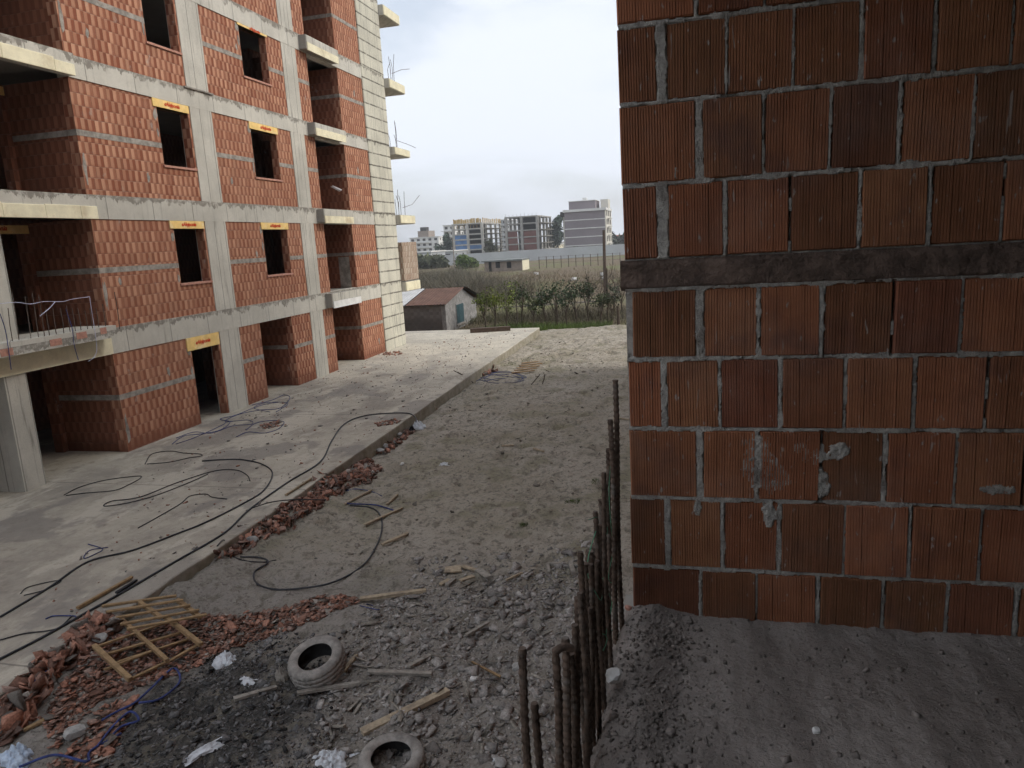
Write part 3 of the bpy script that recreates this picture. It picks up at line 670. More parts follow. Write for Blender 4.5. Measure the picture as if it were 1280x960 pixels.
def rock(name, p, size, col, label, cat='stone', mat=None, flat=.7, seed=0):
    q = np.random.default_rng(seed+3); import bmesh
    bm = bmesh.new(); bmesh.ops.create_icosphere(bm, subdivisions=2, radius=.5)
    ns = q.normal(size=(9, 3)); ns /= np.linalg.norm(ns, axis=1)[:, None]; dd = q.uniform(.25, .4, 9)
    for v in bm.verts:
        c = np.array(v.co)
        for nn, d0 in zip(ns, dd):
            t = c@nn
            if t > d0: c = c-nn*(t-d0)
        v.co = c*np.array(size)*1.3
    me = bpy.data.meshes.new(name); bm.to_mesh(me); bm.free()
    if p[2] < 1 and p[0] < float(PADX(p[1]))+size[0]*.6: p = np.array([float(PADX(p[1]))+size[0]*.6, p[1], 0.]); p[2] = float(soil_z(p[0], p[1]))+.06
    o = finish(name, me, mat or M['stone'], None, False); o.location = (p[0], p[1], p[2]+size[2]*.3); o.rotation_euler = (q.uniform(-.2, .2), q.uniform(-.2, .2), q.uniform(0, 6))
    return tag(o, label, cat)
rock('broken_block', on_z(767, 850, 3.06), (.062, .05, .05), None, 'broken white block piece lying in the heap beside the rusty bars', 'block', M['white'], seed=21)
rock('pebble', on_z(1020, 916, 3.02), (.022, .02, .02), None, 'small white pebble lying on the dusty floor under the block wall', 'stone', M['white'])
rock('brick_piece', on_z(785, 762, 3.04), (.035, .03, .02), None, 'small reddish brick piece at the foot of the block wall corner', 'brick', M['sill'], seed=4)

# ------------------------------------------------------------------ rubble on the ground
def inpoly(px, py, poly):
    c = np.zeros(len(px), bool); n = len(poly)
    for i in range(n):
        x1, y1 = poly[i]; x2, y2 = poly[(i+1) % n]
        c ^= ((y1 > py) != (y2 > py)) & (px < (x2-x1)*(py-y1)/(y2-y1+1e-12)+x1)
    return c
def scatter(poly, n, onf):
    """n points inside an outline of ground points"""
    W_ = np.array([onf(*q)[:2] for q in poly]); lo = W_.min(0); hi = W_.max(0); out = []
    while len(out) < n:
        q = rng.uniform(lo, hi, (n*3, 2)); k = inpoly(q[:, 0], q[:, 1], W_); out += q[k].tolist()
    return np.array(out[:n])
def lift(q, dz): return np.column_stack([q, soil_z(q[:, 0], q[:, 1])+dz])
TC = np.array((.38, .185, .125))
def terra(n): 
    k = rng.uniform(.45, 1.3, (n, 1)); c = TC*k; dd = rng.random((n, 1))**1.4*.85; c = c*(1-dd)+np.array((.25, .19, .16))*k*dd; g = rng.random(n) < .12; c[g] = np.array((.32, .28, .24))*k[g]; return c
def heap(name, poly, n, s, h, label, tilt=2.2, flat=.13):
    q = scatter(poly, n, on_soil); sz = np.clip(rng.lognormal(math.log(s), .4, n), s*.3, s*2.6)
    return chips(name, lift(q, 0)+np.column_stack([np.zeros((n, 2)), rng.uniform(0, h, n)*rng.random(n)]), sz, terra(n), M['tintchip'], flat, label, 'rubble', tilt)
heap('brick_rubble', [(262,688),(300,648),(345,622),(395,592),(425,578),(455,575),(478,588),(462,606),(420,618),(385,645),(345,668),(300,694),(270,702)], 2600, .10, .13, 'long heap of broken red clay shards against the slab edge beyond the cable')
heap('brick_rubble', [(466,562),(500,535),(518,540),(500,556),(478,572)], 160, .12, .14, 'small pile of red shards at the slab edge beside the white bag')
heap('brick_rubble', [(520,516),(548,498),(556,508),(530,520)], 90, .12, .08, 'sparse red shards at the slab edge beyond the cable end')
heap('brick_rubble', [(594,466),(612,458),(622,464),(604,471)], 60, .14, .1, 'farthest small pile of red shards at the slab edge')
heap('brick_rubble', [(-10,900),(30,855),(80,810),(130,775),(150,785),(120,812),(70,850),(40,900),(0,935)], 620, .13, .2, 'large red tile shards along the slab edge at the lower left')
heap('brick_rubble', [(50,900),(130,800),(230,775),(300,770),(420,745),(450,752),(400,775),(330,800),(280,815),(200,850),(120,880),(70,940)], 4200, .055, .05, 'carpet of small flat red shards around the wooden lattice', .8)
heap('brick_rubble', [(60,960),(130,880),(170,870),(150,930),(110,965)], 260, .06, .04, 'red chips beside the big grey stone at the lower left', .8)
# grey chips over the near ground
def greychips(poly, n, s, label, c0=(.31, .288, .265), lo=.5, hi=1.4, flat=.3, long=1.0, onf=on_soil):
    q = scatter(poly, n, onf); sz = np.clip(rng.lognormal(math.log(s), .68, n), s*.3, s*6); k = rng.uniform(lo, hi, (n, 1))
    c = np.array(c0)*k
    return chips('rubble_chips', lift(q, 0.0)+np.column_stack([np.zeros((n, 2)), sz*.12]), sz, c, M['tintchip'], flat, label, 'rubble', 1.0, None, long)
greychips([(380,960),(420,800),(470,755),(560,740),(640,715),(740,700),(740,960)], 7500, .019, 'grey crushed rubble covering the ground below the rusty bars')
greychips([(110,980),(200,860),(300,800),(370,790),(430,800),(400,980)], 4600, .017, 'charred bits and grey flakes over the burnt ground', (.085, .082, .08), .2, 2.6)
greychips([(520,700),(640,690),(745,670),(745,740),(640,760),(500,760)], 900, .026, 'scattered grey rubble at the edge of the sandy ground')
greychips([(330,740),(480,620),(560,500),(640,440),(770,415),(765,690),(600,700),(450,720)], 2600, .02, 'sparse crumbs and pebbles over the sandy ground', (.22, .19, .155), .35, 1.6)
q = scatter([(380,960),(400,860),(470,770),(560,735),(740,700),(720,960)], 150, on_soil)
chips('wood_splinters', lift(q, .012), rng.uniform(.025, .075, 150), np.array([[.31, .28, .235]])*rng.uniform(.5, 1.2, (150, 1)), M['tintchip'], .12, 'pale wood splinters strewn through the grey rubble', 'splinters', .8, None, 4.0)
q = scatter([(380,960),(440,800),(560,745),(730,705),(720,960)], 150, on_soil)
chips('block_fragments', lift(q, .01), rng.uniform(.06, .17, 150), np.array([[.30, .275, .25]])*rng.uniform(.6, 1.25, (150, 1)), M['tintchip'], .22, 'flat grey block fragments half buried in the rubble', 'rubble', 1.2)
q = scatter([(20,780),(180,600),(330,500),(480,440),(600,415),(660,412),(560,480),(400,585),(200,720),(60,800)], 1100, lambda a, c: on_pad(a, c)); n = len(q)
chips('yard_crumbs', np.column_stack([q, np.full(n, .008)]), np.clip(rng.lognormal(-3.6, .5, n), .012, .1), np.where(rng.random((n, 1)) < .35, TC*.8, np.array([[.2, .18, .16]])), M['tintchip'], .35, 'dry crumbs and chips lying over the concrete yard', 'rubble')
for poly, lab in (([(325,532),(350,526),(354,532),(330,537)], 'little patch of red chips on the yard beside the blue cable'), ([(468,530),(495,524),(500,529),(474,533)], 'little patch of red chips on the yard near the end of the black hose'), ([(478,441),(500,439),(503,443),(480,445)], 'little patch of red chips on the yard at the foot of the shear wall')):
    q = scatter(poly, 70, lambda a, c: on_pad(a, c)); chips('brick_rubble', np.column_stack([q, np.full(70, .015)]), rng.uniform(.03, .12, 70), terra(70), M['tintchip'], .3, lab, 'rubble')
# dry tufts
def tufts(poly, n, h, col, name, label, cat, onf=on_soil, w=.008, var=.4, mat='leaf', lean=.5):
    q = scatter(poly, n, onf); z = soil_z(q[:, 0], q[:, 1]); hh = h*rng.uniform(.4, 1.15, n); a = rng.uniform(0, 2*np.pi, n); l = rng.normal(0, lean, (n, 2))*hh[:, None]
    ww = w*rng.uniform(.6, 1.5, n); base = np.column_stack([q, z-.01])
    d = np.column_stack([np.cos(a), np.sin(a), 0*a])*ww[:, None]
    tipv = base+np.column_stack([l, hh]); mid = base+np.column_stack([l*.35, hh*.55])
    V = np.stack([base-d, base+d, mid+d*.7, tipv, mid-d*.7], 1).reshape(-1, 3)
    k = rng.uniform(1-var, 1+var, (n, 1)); c = np.repeat(np.array(col)*k, 5, 0)
    me = bpy.data.meshes.new(name); me.from_pydata(V.tolist(), [], [(5*i, 5*i+1, 5*i+2, 5*i+3, 5*i+4) for i in range(n)]); me.update()
    return tag(finish(name, me, M[mat], None, False, c), label, cat, None, 'stuff')
tufts([(598,411),(640,405),(700,404),(765,402),(760,407),(722,412),(690,414),(672,416),(668,411)], 6500, .42, (.115, .17, .045), 'grass', 'strip of fresh green grass between the yard and the orchard', 'grass', lambda a, c: on_z(a, c, -.4))
tufts([(500,412),(620,404),(780,398),(800,392),(620,396),(500,405)], 2600, .5, (.12, .13, .05), 'grass', 'rough grass at the foot of the orchard trees', 'grass', lambda a, c: on_z(a, c, -.6))
for i, (px, py) in enumerate(((655,657),(712,628),(722,628),(745,603),(657,451),(690,450),(640,455))):
    tufts([(px-5,py-3),(px+5,py-3),(px+5,py+2),(px-5,py+2)], 60, .06, (.10, .14, .04), 'weed', 'small green weeds dotted over the sandy ground', 'weed', on_soil, .006)

# ------------------------------------------------------------------ loose things
def plank(a, c, w, h, mat, label, dz=.03, rz=0, gnd=on_site, name='plank', cat='plank', dz2=None):
    A = gnd(*a); B = gnd(*c)
    A = A.copy(); B = B.copy(); A[2] += dz; B[2] += dz if dz2 is None else dz2
    q = MB(); N_ = 4
    for i in range(1):
        q.bar(A, B, w, h, jit=.006)
    return tag(q.build(name, M[mat], bevel=.004), label, cat)
PL = [((450,752),(533,741),.085,.05,'wood_pale','long pale plank lying on the sand beyond the upright tyre'),
((453,921),(560,868),.10,.055,'wood_pale','long plank pointing at the half hidden tyre at the bottom'),
((372,870),(450,857),.06,.04,'wood_grey','grey plank under the near side of the leaning tyre'),
((293,877),(346,862),.05,.035,'wood_grey','grey stick running from the burnt patch to the leaning tyre'),
((477,683),(510,669),.05,.035,'wood_pale','short pale stick right of the hose loop, nearest of three'),
((456,658),(503,637),.055,.04,'wood_pale','pale stick crossing the hose loop, longest of three'),
((431,632),(464,615),.05,.035,'wood_pale','pale stick beside the red shard heap, farthest of three'),
((484,632),(497,620),.05,.03,'wood_pale','tiny pale stick beyond the hose loop'),
((357,621),(389,600),.05,.035,'wood_pale','thin pale stick lying on the red shard heap'),
((97,763),(166,724),.05,.04,'wood_gold','yellowish batten lying on the yard beside the slab edge'),
((146,744),(171,728),.05,.035,'cable','dark short batten lying beside the yellowish batten'),
((588,416),(638,413),.28,.22,'rust','dark brown beam lying on the far end of the yard'),
((578,710),(595,715),.07,.03,'wood_pale','small pale board piece right of the square tile'),
((597,714),(611,724),.10,.03,'wood_grey','small wide grey board piece on the sand edge'),
((551,733),(562,727),.06,.03,'wood_pale','stubby pale piece left of a twin below the tile'),
((559,734),(568,727),.06,.04,'wood_grey','stubby dark edged piece right of its twin below the tile'),
((575,728),(592,722),.07,.02,'wood_pale','thin pale slat below the wide grey board piece'),
((609,733),(630,720),.03,.025,'wood_grey','thin stick in the grey rubble, left of another'),
((633,727),(653,718),.04,.025,'wood_pale','thin pale stick in the grey rubble below the small trestle'),
((583,797),(611,780),.05,.03,'wood_grey','grey stick in the rubble nearest to the rusty bars'),
((460,843),(540,846),.06,.04,'wood_grey','grey plank lying right of the leaning tyre'),
((590,830),(626,849),.03,.025,'wood_gold','thin orange stick in the rubble left of the hooked bar'),
((30,916),(56,904),.05,.03,'wood_gold','orange stick at the lower left beside the blue bag'),
((512,836),(538,822),.05,.03,'wood_grey','short grey stick leaning on the plank right of the tyre'),
((627,559),(642,558),.05,.03,'wood_pale','short pale slat lying alone in the middle of the sand'),
((667,562),(680,566),.05,.03,'wood_pale','short pale slat in the sand right of a lone slat'),
((773,524),(786,526),.06,.03,'wood_pale','pale slat at the corner of the dark block wall'),
((430,843),(447,822),.05,.04,'wood_pale','pale slat propped under the leaning tyre')]
for a, c, w, h, mt, lb in PL: plank(a, c, w, h, mt, lb, .02+h*.4)
tr = empty('wooden_trestle', tuple(on_soil(700, 712)), 'small broken wooden trestle lying in the rubble left of the rusty bars', 'trestle')
for a, c in (((684,705),(713,705)), ((685,706),(686,716)), ((713,703),(717,717))):
    A = on_soil(*a, .04); B = on_soil(*c, .04); MB().bar(A, B, .07 if a[0] > 700 else .05, .05).build('beam' if a[0] == 684 else 'leg', M['wood_grey'], tr, bevel=.004)
A = on_soil(566, 712, .03); q = MB(); q.bar(A+np.array([-.12, -.03, 0]), A+np.array([.12, .05, 0]), .22, .03, jit=.01)
tag(q.build('tile', M['wood_pale'], bevel=.004), 'square pale tile lying flat on the sand edge', 'tile')
# wooden lattice frame
Z7 = lambda x, y: (x/3.694, 700+y/3.694)
lt = empty('wooden_lattice', tuple(on_soil(185, 800)), 'yellowish wooden lattice frame of battens lying on the red shards', 'lattice')
def lat(name, a, c, w, h, dz, dz2=None):
    A = on_soil(*Z7(*a), dz); B = on_soil(*Z7(*c), dz if dz2 is None else dz2); MB().bar(A, B, w, h, jit=.003).build(name, M['wood_gold'], lt, bevel=.003)
for a, c in (((470,212),(815,165)),((490,240),(845,185)),((525,268),(880,207)),((555,297),(920,230)),((585,320),(955,252))): lat('slat', a, c, .045, .025, .20)
for a, c in (((495,215),(772,465)),((645,195),(742,265)),((820,185),(925,265))): lat('rail', a, c, .05, .05, .16)
for a, c in (((440,402),(780,285)),((500,432),(835,335)),((540,472),(870,365)),((600,552),(765,472)),((770,475),(925,385)),((480,508),(700,420))): lat('slat', a, c, .04, .025, .10)
for a, c in (((435,397),(602,552)),((760,260),(930,390))): lat('rail', a, c, .055, .05, .15)

def tyre(px, py, R, w, tilt, az, label, dz=0., inside=None):
    p = on_soil(px, py); p[2] += dz
    E_ = empty('tyre', tuple(p), label, 'tyre')
    prof = [(R*.60, -w*.40), (R*.66, -w*.49), (R*.82, -w*.52), (R*.94, -w*.45), (R*.985, -w*.33), (R*.985, -w*.26), (R*.945, -w*.25), (R*.945, -w*.22), (R, -w*.21), (R, -w*.02), (R*.955, -w*.01), (R*.955, w*.01), (R, w*.02), (R, w*.21), (R*.945, w*.22), (R*.945, w*.25), (R*.985, w*.26), (R*.985, w*.33), (R*.94, w*.45), (R*.82, w*.52), (R*.66, w*.49), (R*.60, w*.40)]
    inn = [(R*.60, w*.40), (R*.66, w*.42), (R*.88, w*.40), (R*.94, 0), (R*.88, -w*.40), (R*.66, -w*.42), (R*.60, -w*.40)]
    Rm = Matrix.Rotation(az, 4, 'Z')@Matrix.Rotation(tilt, 4, 'X')
    def lathe(pr, name, mat, rough):
        q = MB(); n = 120; vs = []
        for i in range(n):
            a = 2*math.pi*i/n
            for j, (r, h) in enumerate(pr):
                if rough and 3 <= j <= 18 and r > R*.96: r = r*(1-.028*(((i+(j > 8)) // 2) % 2 == 0))
                v = Rm@Vector((r*math.cos(a), r*math.sin(a), h)); vs.append(v+Vector(p))
        m_ = len(pr); fs = [(i*m_+j, ((i+1) % n)*m_+j, ((i+1) % n)*m_+j+1, i*m_+j+1) for i in range(n) for j in range(m_-1)]
        q.add(vs, fs); return q.build(name, mat, E_, smooth=True)
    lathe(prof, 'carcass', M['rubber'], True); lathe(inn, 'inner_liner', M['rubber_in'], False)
    return E_
tyre(399, 847, .33, .25, R_(17), R_(-12), 'grey dusty tyre leaning on planks beside the burnt patch', .19)
tyre(491, 965, .32, .22, R_(5), R_(20), 'grey dusty tyre lying flat at the bottom edge with debris inside it', .09)

rock('stone', on_soil(95, 920), (.20, .17, .13), None, 'big grey stone at the lower left among red chips', seed=1)
rock('stone', on_soil(102, 804), (.20, .15, .09), None, 'flat grey stone beside the wooden lattice', seed=2)
rock('stone', on_soil(122, 793), (.13, .11, .07), None, 'smaller pale stone between the lattice and a flat grey stone', seed=5)
rock('stone', on_soil(447, 568), (.16, .13, .10), None, 'grey stone nearest in a short row at the slab edge', seed=6)
rock('stone', on_soil(456, 562), (.16, .13, .12), None, 'grey stone in the middle of a short row at the slab edge', seed=7)
rock('stone', on_soil(472, 548), (.14, .12, .10), None, 'pale stone between the row of stones and the white bag', seed=8)
rock('stone', on_soil(316, 676), (.18, .14, .10), None, 'dull grey concrete lump at the near end of the red shard heap', seed=9)
rock('stone', on_soil(502, 581), (.10, .07, .06), None, 'white oval stone lying alone on the sand', mat=M['white'], seed=10)
rock('stone', on_soil(467, 592), (.13, .11, .10), None, 'whitish stone at the right end of the red shard heap', mat=M['white'], seed=11)
rock('stone', on_soil(592, 850), (.09, .07, .06), None, 'white stone in the rubble left of the tallest near bars', mat=M['white'], seed=12)
rock('stone', on_soil(624, 955), (.14, .11, .07), None, 'grey lump at the bottom edge left of the bars', seed=13)
rock('concrete_lump', on_soil(650, 838), (.20, .12, .10), None, 'pale broken concrete lump behind the hooked bars', seed=14)
def bag(px, py, sx, sy, h, mat, label, seed, gnd=on_soil, name='plastic_bag', rz=0):
    p = gnd(px, py); p[0] = max(p[0], float(PADX(p[1]))+sx*.7) if gnd is on_soil else p[0]; p[2] = float(soil_z(p[0], p[1])) if gnd is on_soil else p[2]; n = 40; q = MB(); r = np.random.default_rng(seed); vs = []
    for j in range(n):
        for i in range(n):
            u, v = i/(n-1)*2-1, j/(n-1)*2-1; rad = max(0, 1-(u*u+v*v)**.8)
            w = .75+.35*float(fbm(u*3+seed, v*3, 3, seed))
            a = math.cos(rz)*u*sx*w-math.sin(rz)*v*sy*w; bb = math.sin(rz)*u*sx*w+math.cos(rz)*v*sy*w
            vs.append((p[0]+a, p[1]+bb, p[2]-.01+h*rad**.6*(.6+.8*abs(float(fbm(u*4+seed*2, v*4, 3, seed+5))))*1.1))
    q.add(vs, [(j*n+i, j*n+i+1, (j+1)*n+i+1, (j+1)*n+i) for j in range(n-1) for i in range(n-1)])
    return tag(q.build(name, M[mat], smooth=True), label, 'plastic bag' if name == 'plastic_bag' else 'cloth')
bag(283, 828, .22, .16, .14, 'bag', 'crumpled white plastic bag at the edge of the burnt ground', 1)
bag(504, 536, .28, .22, .26, 'bag', 'white plastic bag at the slab edge by the hose end', 2)
bag(20, 952, .24, .18, .16, 'bagblue', 'blue and white plastic bag in the lower left corner', 3)
bag(412, 952, .24, .18, .12, 'bag', 'crumpled clear plastic bag left of the bottom tyre', 4)
bag(255, 938, .10, .34, .05, 'bag', 'long strip of dirty white cloth on the burnt ground', 5, name='cloth_strip', rz=-.55)
bag(306, 852, .16, .10, .06, 'bag', 'dirty plastic scrap on the black ash below the white bag', 6)
bag(556, 580, .16, .10, .05, 'bag', 'flattened white plastic scrap alone on the sand', 7)
bag(515, 540, .12, .12, .18, 'cable', 'small black plastic bag next to the white one at the slab edge', 8)
bag(352, 848, .10, .08, .16, 'wood_grey', 'torn dirty sack standing against the leaning tyre', 9)
bag(623, 953, .1, .06, .05, 'bag', 'small pale plastic scrap at the bottom beside the grey lump', 10)

def cable(pts, r, mat, label, gnd=on_pad, name='cable', dz=None):
    dz = r if dz is None else dz
    P_ = [gnd(*q, dz+.004) if gnd is not on_soil else on_soil(*q, dz+.012) for q in pts]
    return tag(MB().tube(smooth_line(P_, 7), r, 7).build(name, M[mat], smooth=True), label, 'cable' if name == 'cable' else 'hose')
A5 = lambda L: [(220+x/4, 480+y/4) for x, y in L]; A4 = lambda L: [(x/4, 420+y/4) for x, y in L]; A7 = lambda L: [Z7(*q) for q in L]
cable(A5([(130,385),(230,378),(330,378),(430,400),(482,445),(440,530),(330,600),(150,690),(0,750)])+[(165,688),(110,702),(60,735),(0,771)], 0.0144, 'hose', 'thick black hose curving over the yard with a free upper end', name='hose')
cable(A5([(1200,190),(1195,165),(1150,145),(1000,150),(900,170),(830,210),(775,290),(720,390),(560,490),(370,625),(240,745),(0,885)])+[(150,742),(100,770),(50,798),(-5,826)], 0.0158, 'hose', 'long black hose running along the slab edge the whole length of the yard', name='hose')
cable(A5([(380,620),(480,590),(600,578),(750,580)]), 0.0115, 'cable', 'black cable bridging the red shard heap', on_site, dz=.20)
cable(A5([(870,605),(980,620),(1025,665),(1025,750),(980,850),(930,910)])+[(430,722),(400,732),(350,737),(322,730),(318,715),(335,703),(325,697),(300,696)], 0.0144, 'hose', 'black hose making a wide loop on the sand', on_soil, 'hose')
cable(A4([(320,795),(400,755),(530,720),(690,700),(700,712),(640,745),(570,772),(430,785),(330,797)]), 0.0086, 'cable', 'narrow closed loop of dark cable in front of the brick corner')
cable(A4([(1250,725),(1235,695),(1180,670),(1070,675),(880,735),(700,805),(560,825),(520,850),(620,838),(770,800),(940,735),(1040,690)]), 0.0094, 'cable', 'doubled dark cable with a turned back end on the yard')
cable(A4([(690,960),(780,910),(900,840),(950,800),(1030,790),(1060,805),(1135,815)])+[], 0.0086, 'cable', 'short wavy dark cable between the two long hoses')
cable(A4([(725,640),(760,590),(850,575),(920,585),(1000,590),(1005,600),(940,610),(850,630),(735,640)]), 0.0086, 'cable', 'small closed cable loop near the doorway of the left building')
cable(A4([(860,540),(920,500),(1000,490),(1100,470),(1150,430),(1100,415),(1180,395),(1260,362),(1330,340),(1400,330)]), 0.0086, 'blue', 'blue cable running along the foot of the left building')
cable(A5([(0,300),(100,265),(240,200),(250,180),(320,150),(420,130),(520,120),(570,70),(540,55),(480,80),(380,105)]), 0.0086, 'blue', 'blue cable looping in front of the wide concrete column')
cable(A5([(300,265),(360,240),(440,245),(510,225),(540,190),(480,182),(400,195),(350,230)]), 0.0086, 'blue', 'blue cable coil round the red chips on the yard')
cable(A5([(0,270),(90,240),(180,245),(280,210),(380,200),(360,180),(250,190)]), 0.0079, 'blue', 'thin blue cable crossing the other blue cables')
cable(A5([(500,140),(560,100),(520,90),(440,95),(390,120),(470,140)]), 0.0079, 'blue', 'blue cable ring at the ground floor recess')
cable([(110,680),(128,686),(120,692),(105,698),(112,688),(135,684)], 0.0072, 'blue', 'thin blue wire knotted round the hose on the yard')
cable(A7([(95,155),(130,125),(250,97),(280,100),(200,140),(110,163)]), 0.0072, 'cable', 'small dark cable eye beside the long hose at the left')
cable(A7([(210,272),(250,258),(340,258),(350,265)]), 0.0086, 'blue', 'short bluish cable end near the yellowish batten')
cable([(0,800),(30,792),(70,786),(90,770)], 0.0086, 'cable', 'dark cable at the left border beside the slab edge')
cable([(592,478),(610,470),(632,468),(655,474),(640,478),(612,474),(600,470),(630,464),(652,470),(648,476),(625,473),(605,476),(618,466),(645,467),(658,472),(636,471),(610,468),(596,473),(622,479),(650,474)], 0.0101, 'blue', 'blue cable tangle far out on the sand', on_soil)
cable([(530,480),(570,482),(600,480)], 0.0086, 'blue', 'straight thin blue cable beyond the tangle', on_site)
cable(A5([(850,535),(900,525),(970,535),(1030,560)]), 0.0086, 'blue', 'bluish cable arc just right of the red shard heap', on_soil)
cable(A5([(840,595),(900,600),(1000,605),(1090,632)]), 0.0130, 'blue', 'blue wrapped strip at the end of the hose loop', on_soil)
cable(A7([(0,640),(60,605),(130,580),(230,500),(320,440)]), 0.0072, 'blue', 'blue cord over the large tile shards at the lower left', on_soil, dz=.08)
cable(A7([(640,660),(740,640),(830,560),(800,500),(700,590),(620,660),(540,700),(470,740)]), 0.013, 'blue', 'tangled blue cord between the lattice and the black ash', on_soil, dz=.03)
cable(A7([(450,860),(520,770),(600,700),(640,740),(560,770),(490,840)]), 0.013, 'blue', 'loose blue cord beside the big grey stone', on_soil, dz=.03)
cable(A7([(90,955),(250,900),(400,930),(420,880),(560,800)]), 0.013, 'blue', 'thin blue cord running along the bottom left edge', on_soil, dz=.03)
cable([(450,757),(462,760),(474,762),(466,757),(458,755)], 0.0065, 'blue', 'blue wire scrap at the end of the long pale plank', on_soil)
cable(A5([(205,810),(240,780),(260,840),(330,880),(440,890)])+[(345,700)], 0.0094, 'cable', 'black cable trailing from the slab edge onto the sand', on_site)
# short bent bars sticking out of the ground by the slab
for i, (a, c) in enumerate((((567,463),(582,480)), ((572,465),(586,481)), ((675,468),(664,481)), ((681,468),(678,480)))):
    B = on_soil(*c)
    if i < 2: B = np.array([float(PADX(B[1]))+.06, B[1], -.3])
    d = ray(*a); t = np.linalg.norm(B-CP)/np.linalg.norm(d); A = CP+d*t
    tag(MB().tube([B, (A+B)/2+np.array([.02, 0, .02]), A], .016, 6).build('steel_bar', M['rust_thin']), ('left one of two rusty bars leaning over the slab edge', 'right one of two rusty bars leaning over the slab edge', 'left one of two short rusty bars in the far sand', 'right one of two short rusty bars in the far sand')[i], 'steel bar')
wp = empty('wooden_pallet', tuple(on_soil(660, 460)), 'broken flat wooden pallet lying far out on the sand', 'pallet')
for k in range(5): MB().bar(on_soil(640+k*3, 466-k*3, .05), on_soil(668+k*3, 463-k*3, .05), .1, .03).build('slat', M['wood_gold'], wp)

# ------------------------------------------------------------------ shed behind the yard
SH = empty('brick_shed', (-17., 44., -.6), 'low grey block shed with a rusty and pale metal roof behind the yard', 'shed')
M['shedwall'] = m_blocks('grey_shed_block', (.165, .148, .138), (.215, .198, .186), .4, .2, (.20, .185, .17))
M['shedend'] = m_plain('rough_shed_render', (.25, .24, .23), .3, 3, .95, .6, .02, (.20, .19, .18))
sx0, sx1, sy0, sy1, ze, zr = -22., -14.3, 41.05, 47.4, 1.05, 1.80
MB().box(sx0, sx1-.26, sy0, sy0+.25, -.7, ze).build('front_wall', M['shedwall'], SH)
MB().box(sx0, sx1-.26, sy1-.25, sy1, -.7, ze-.2).build('rear_wall', M['shedwall'], SH)
ym = 44.6; q = MB(); prof = [(sy0, -.7), (sy1, -.7), (sy1, ze-.2), (ym, zr-.06), (sy0, ze)]
def gable(q, x0, x1):
    vs = [(x0, a, c) for a, c in prof]+[(x1, a, c) for a, c in prof]; q.add(vs, [(4,3,2,1,0), (5,6,7,8,9)]+[(i, (i+1) % 5, (i+1) % 5+5, i+5) for i in range(5)]); return q
gable(q, sx1-.25, sx1).build('gable_wall', M['shedend'], SH); gable(MB(), sx0, sx0+.25).build('gable_wall', M['shedend'], SH)
M['roof_rust'] = m_plain('rusty_roof_sheet', (.13, .073, .055), .2, 2, .85, .1, .01); M['roof_pale'] = m_plain('pale_roof_sheet', (.46, .46, .46), .12, 2, .6, .1, .01); M['dark'] = m_plain('dark_gap', (.02, .02, .02), .2, 3, .9, 0)
def corr(x0, x1, ya, za, yb, zb_, name, mat):
    xs_ = np.arange(x0, x1+.001, .05); q = MB(); vs = []
    for i, x in enumerate(xs_):
        o = .018*math.sin(i*1.57)
        vs += [(x, ya, za+o), (x, yb, zb_+o), (x, ya, za+o-.015), (x, yb, zb_+o-.015)]
    n = len(xs_); fs = []
    for i in range(n-1):
        k = 4*i; fs += [(k, k+4, k+5, k+1), (k+3, k+7, k+6, k+2), (k, k+2, k+6, k+4), (k+1, k+5, k+7, k+3)]
    q.add(vs, fs); q.build(name, mat, SH)
xb = -16.75
corr(xb, sx1+.12, sy0-.2, ze+.06, ym, zr+.04, 'roof_sheet', M['roof_rust']); corr(-18.2, xb-.01, sy0-.2, ze+.075, ym, zr+.055, 'roof_sheet', M['roof_pale'])
corr(-22.1, -18.25, sy0-.2, ze+.06, ym, zr+.04, 'roof_sheet', M['roof_pale']); corr(-22.1, sx1+.3, ym+.01, zr+.04, sy1+.35, ze-.1, 'roof_sheet', M['roof_rust'])
MB().bar((sx1+.14, ym, zr+.02), (sx1+.30, sy1+.3, ze-.1), .05, .16).build('barge_board', M['dark'], SH)
M['teal'] = m_plain('teal_shutter', (.03, .065, .075), .25, 3, .7, .1)
sw = MB().box(sx1-.02, sx1+.03, 42.95, 44.5, -.35, .92).build('window', M['shedend'], SH); MB().box(sx1+.031, sx1+.05, 43.02, 44.43, -.28, .86).build('shutter', M['teal'], sw)
MB().box(sx1-.01, sx1+.1, 42.9, 44.6, -.42, -.355).build('window_sill', M['cband'], SH)

# ------------------------------------------------------------------ vegetation beyond
def leafcloud(centers, rad, n, col, var=.5, size=.09, name='crown', parent=None, squash=.8):
    c = np.asarray(centers); k = rng.integers(0, len(c), n); d = rng.normal(size=(n, 3)); d /= np.linalg.norm(d, axis=1)[:, None]
    p = c[k]+d*(rng.random(n)**.5)[:, None]*np.asarray(rad)[k][:, None]*np.array([1, 1, squash])
    a = rng.normal(size=(n, 3)); a /= np.linalg.norm(a, axis=1)[:, None]; b_ = np.cross(a, rng.normal(size=(n, 3))); b_ /= np.linalg.norm(b_, axis=1)[:, None]
    s_ = size*rng.uniform(.5, 1.4, n)[:, None]
    V = np.stack([p-a*s_, p+b_*s_*.5, p+a*s_, p-b_*s_*.5], 1)
    if parent is not None: V = V-np.array(parent.matrix_world.translation)
    cc = np.repeat(np.array(col)*rng.uniform(1-var, 1+var, (n, 1))*rng.uniform(.7, 1.3, (len(c), 1))[k], 4, 0)
    me = bpy.data.meshes.new(name); me.from_pydata(V.reshape(-1, 3).tolist(), [], [(4*i, 4*i+1, 4*i+2, 4*i+3) for i in range(n)]); me.update()
    return finish(name, me, M['leaf'], parent, False, cc)
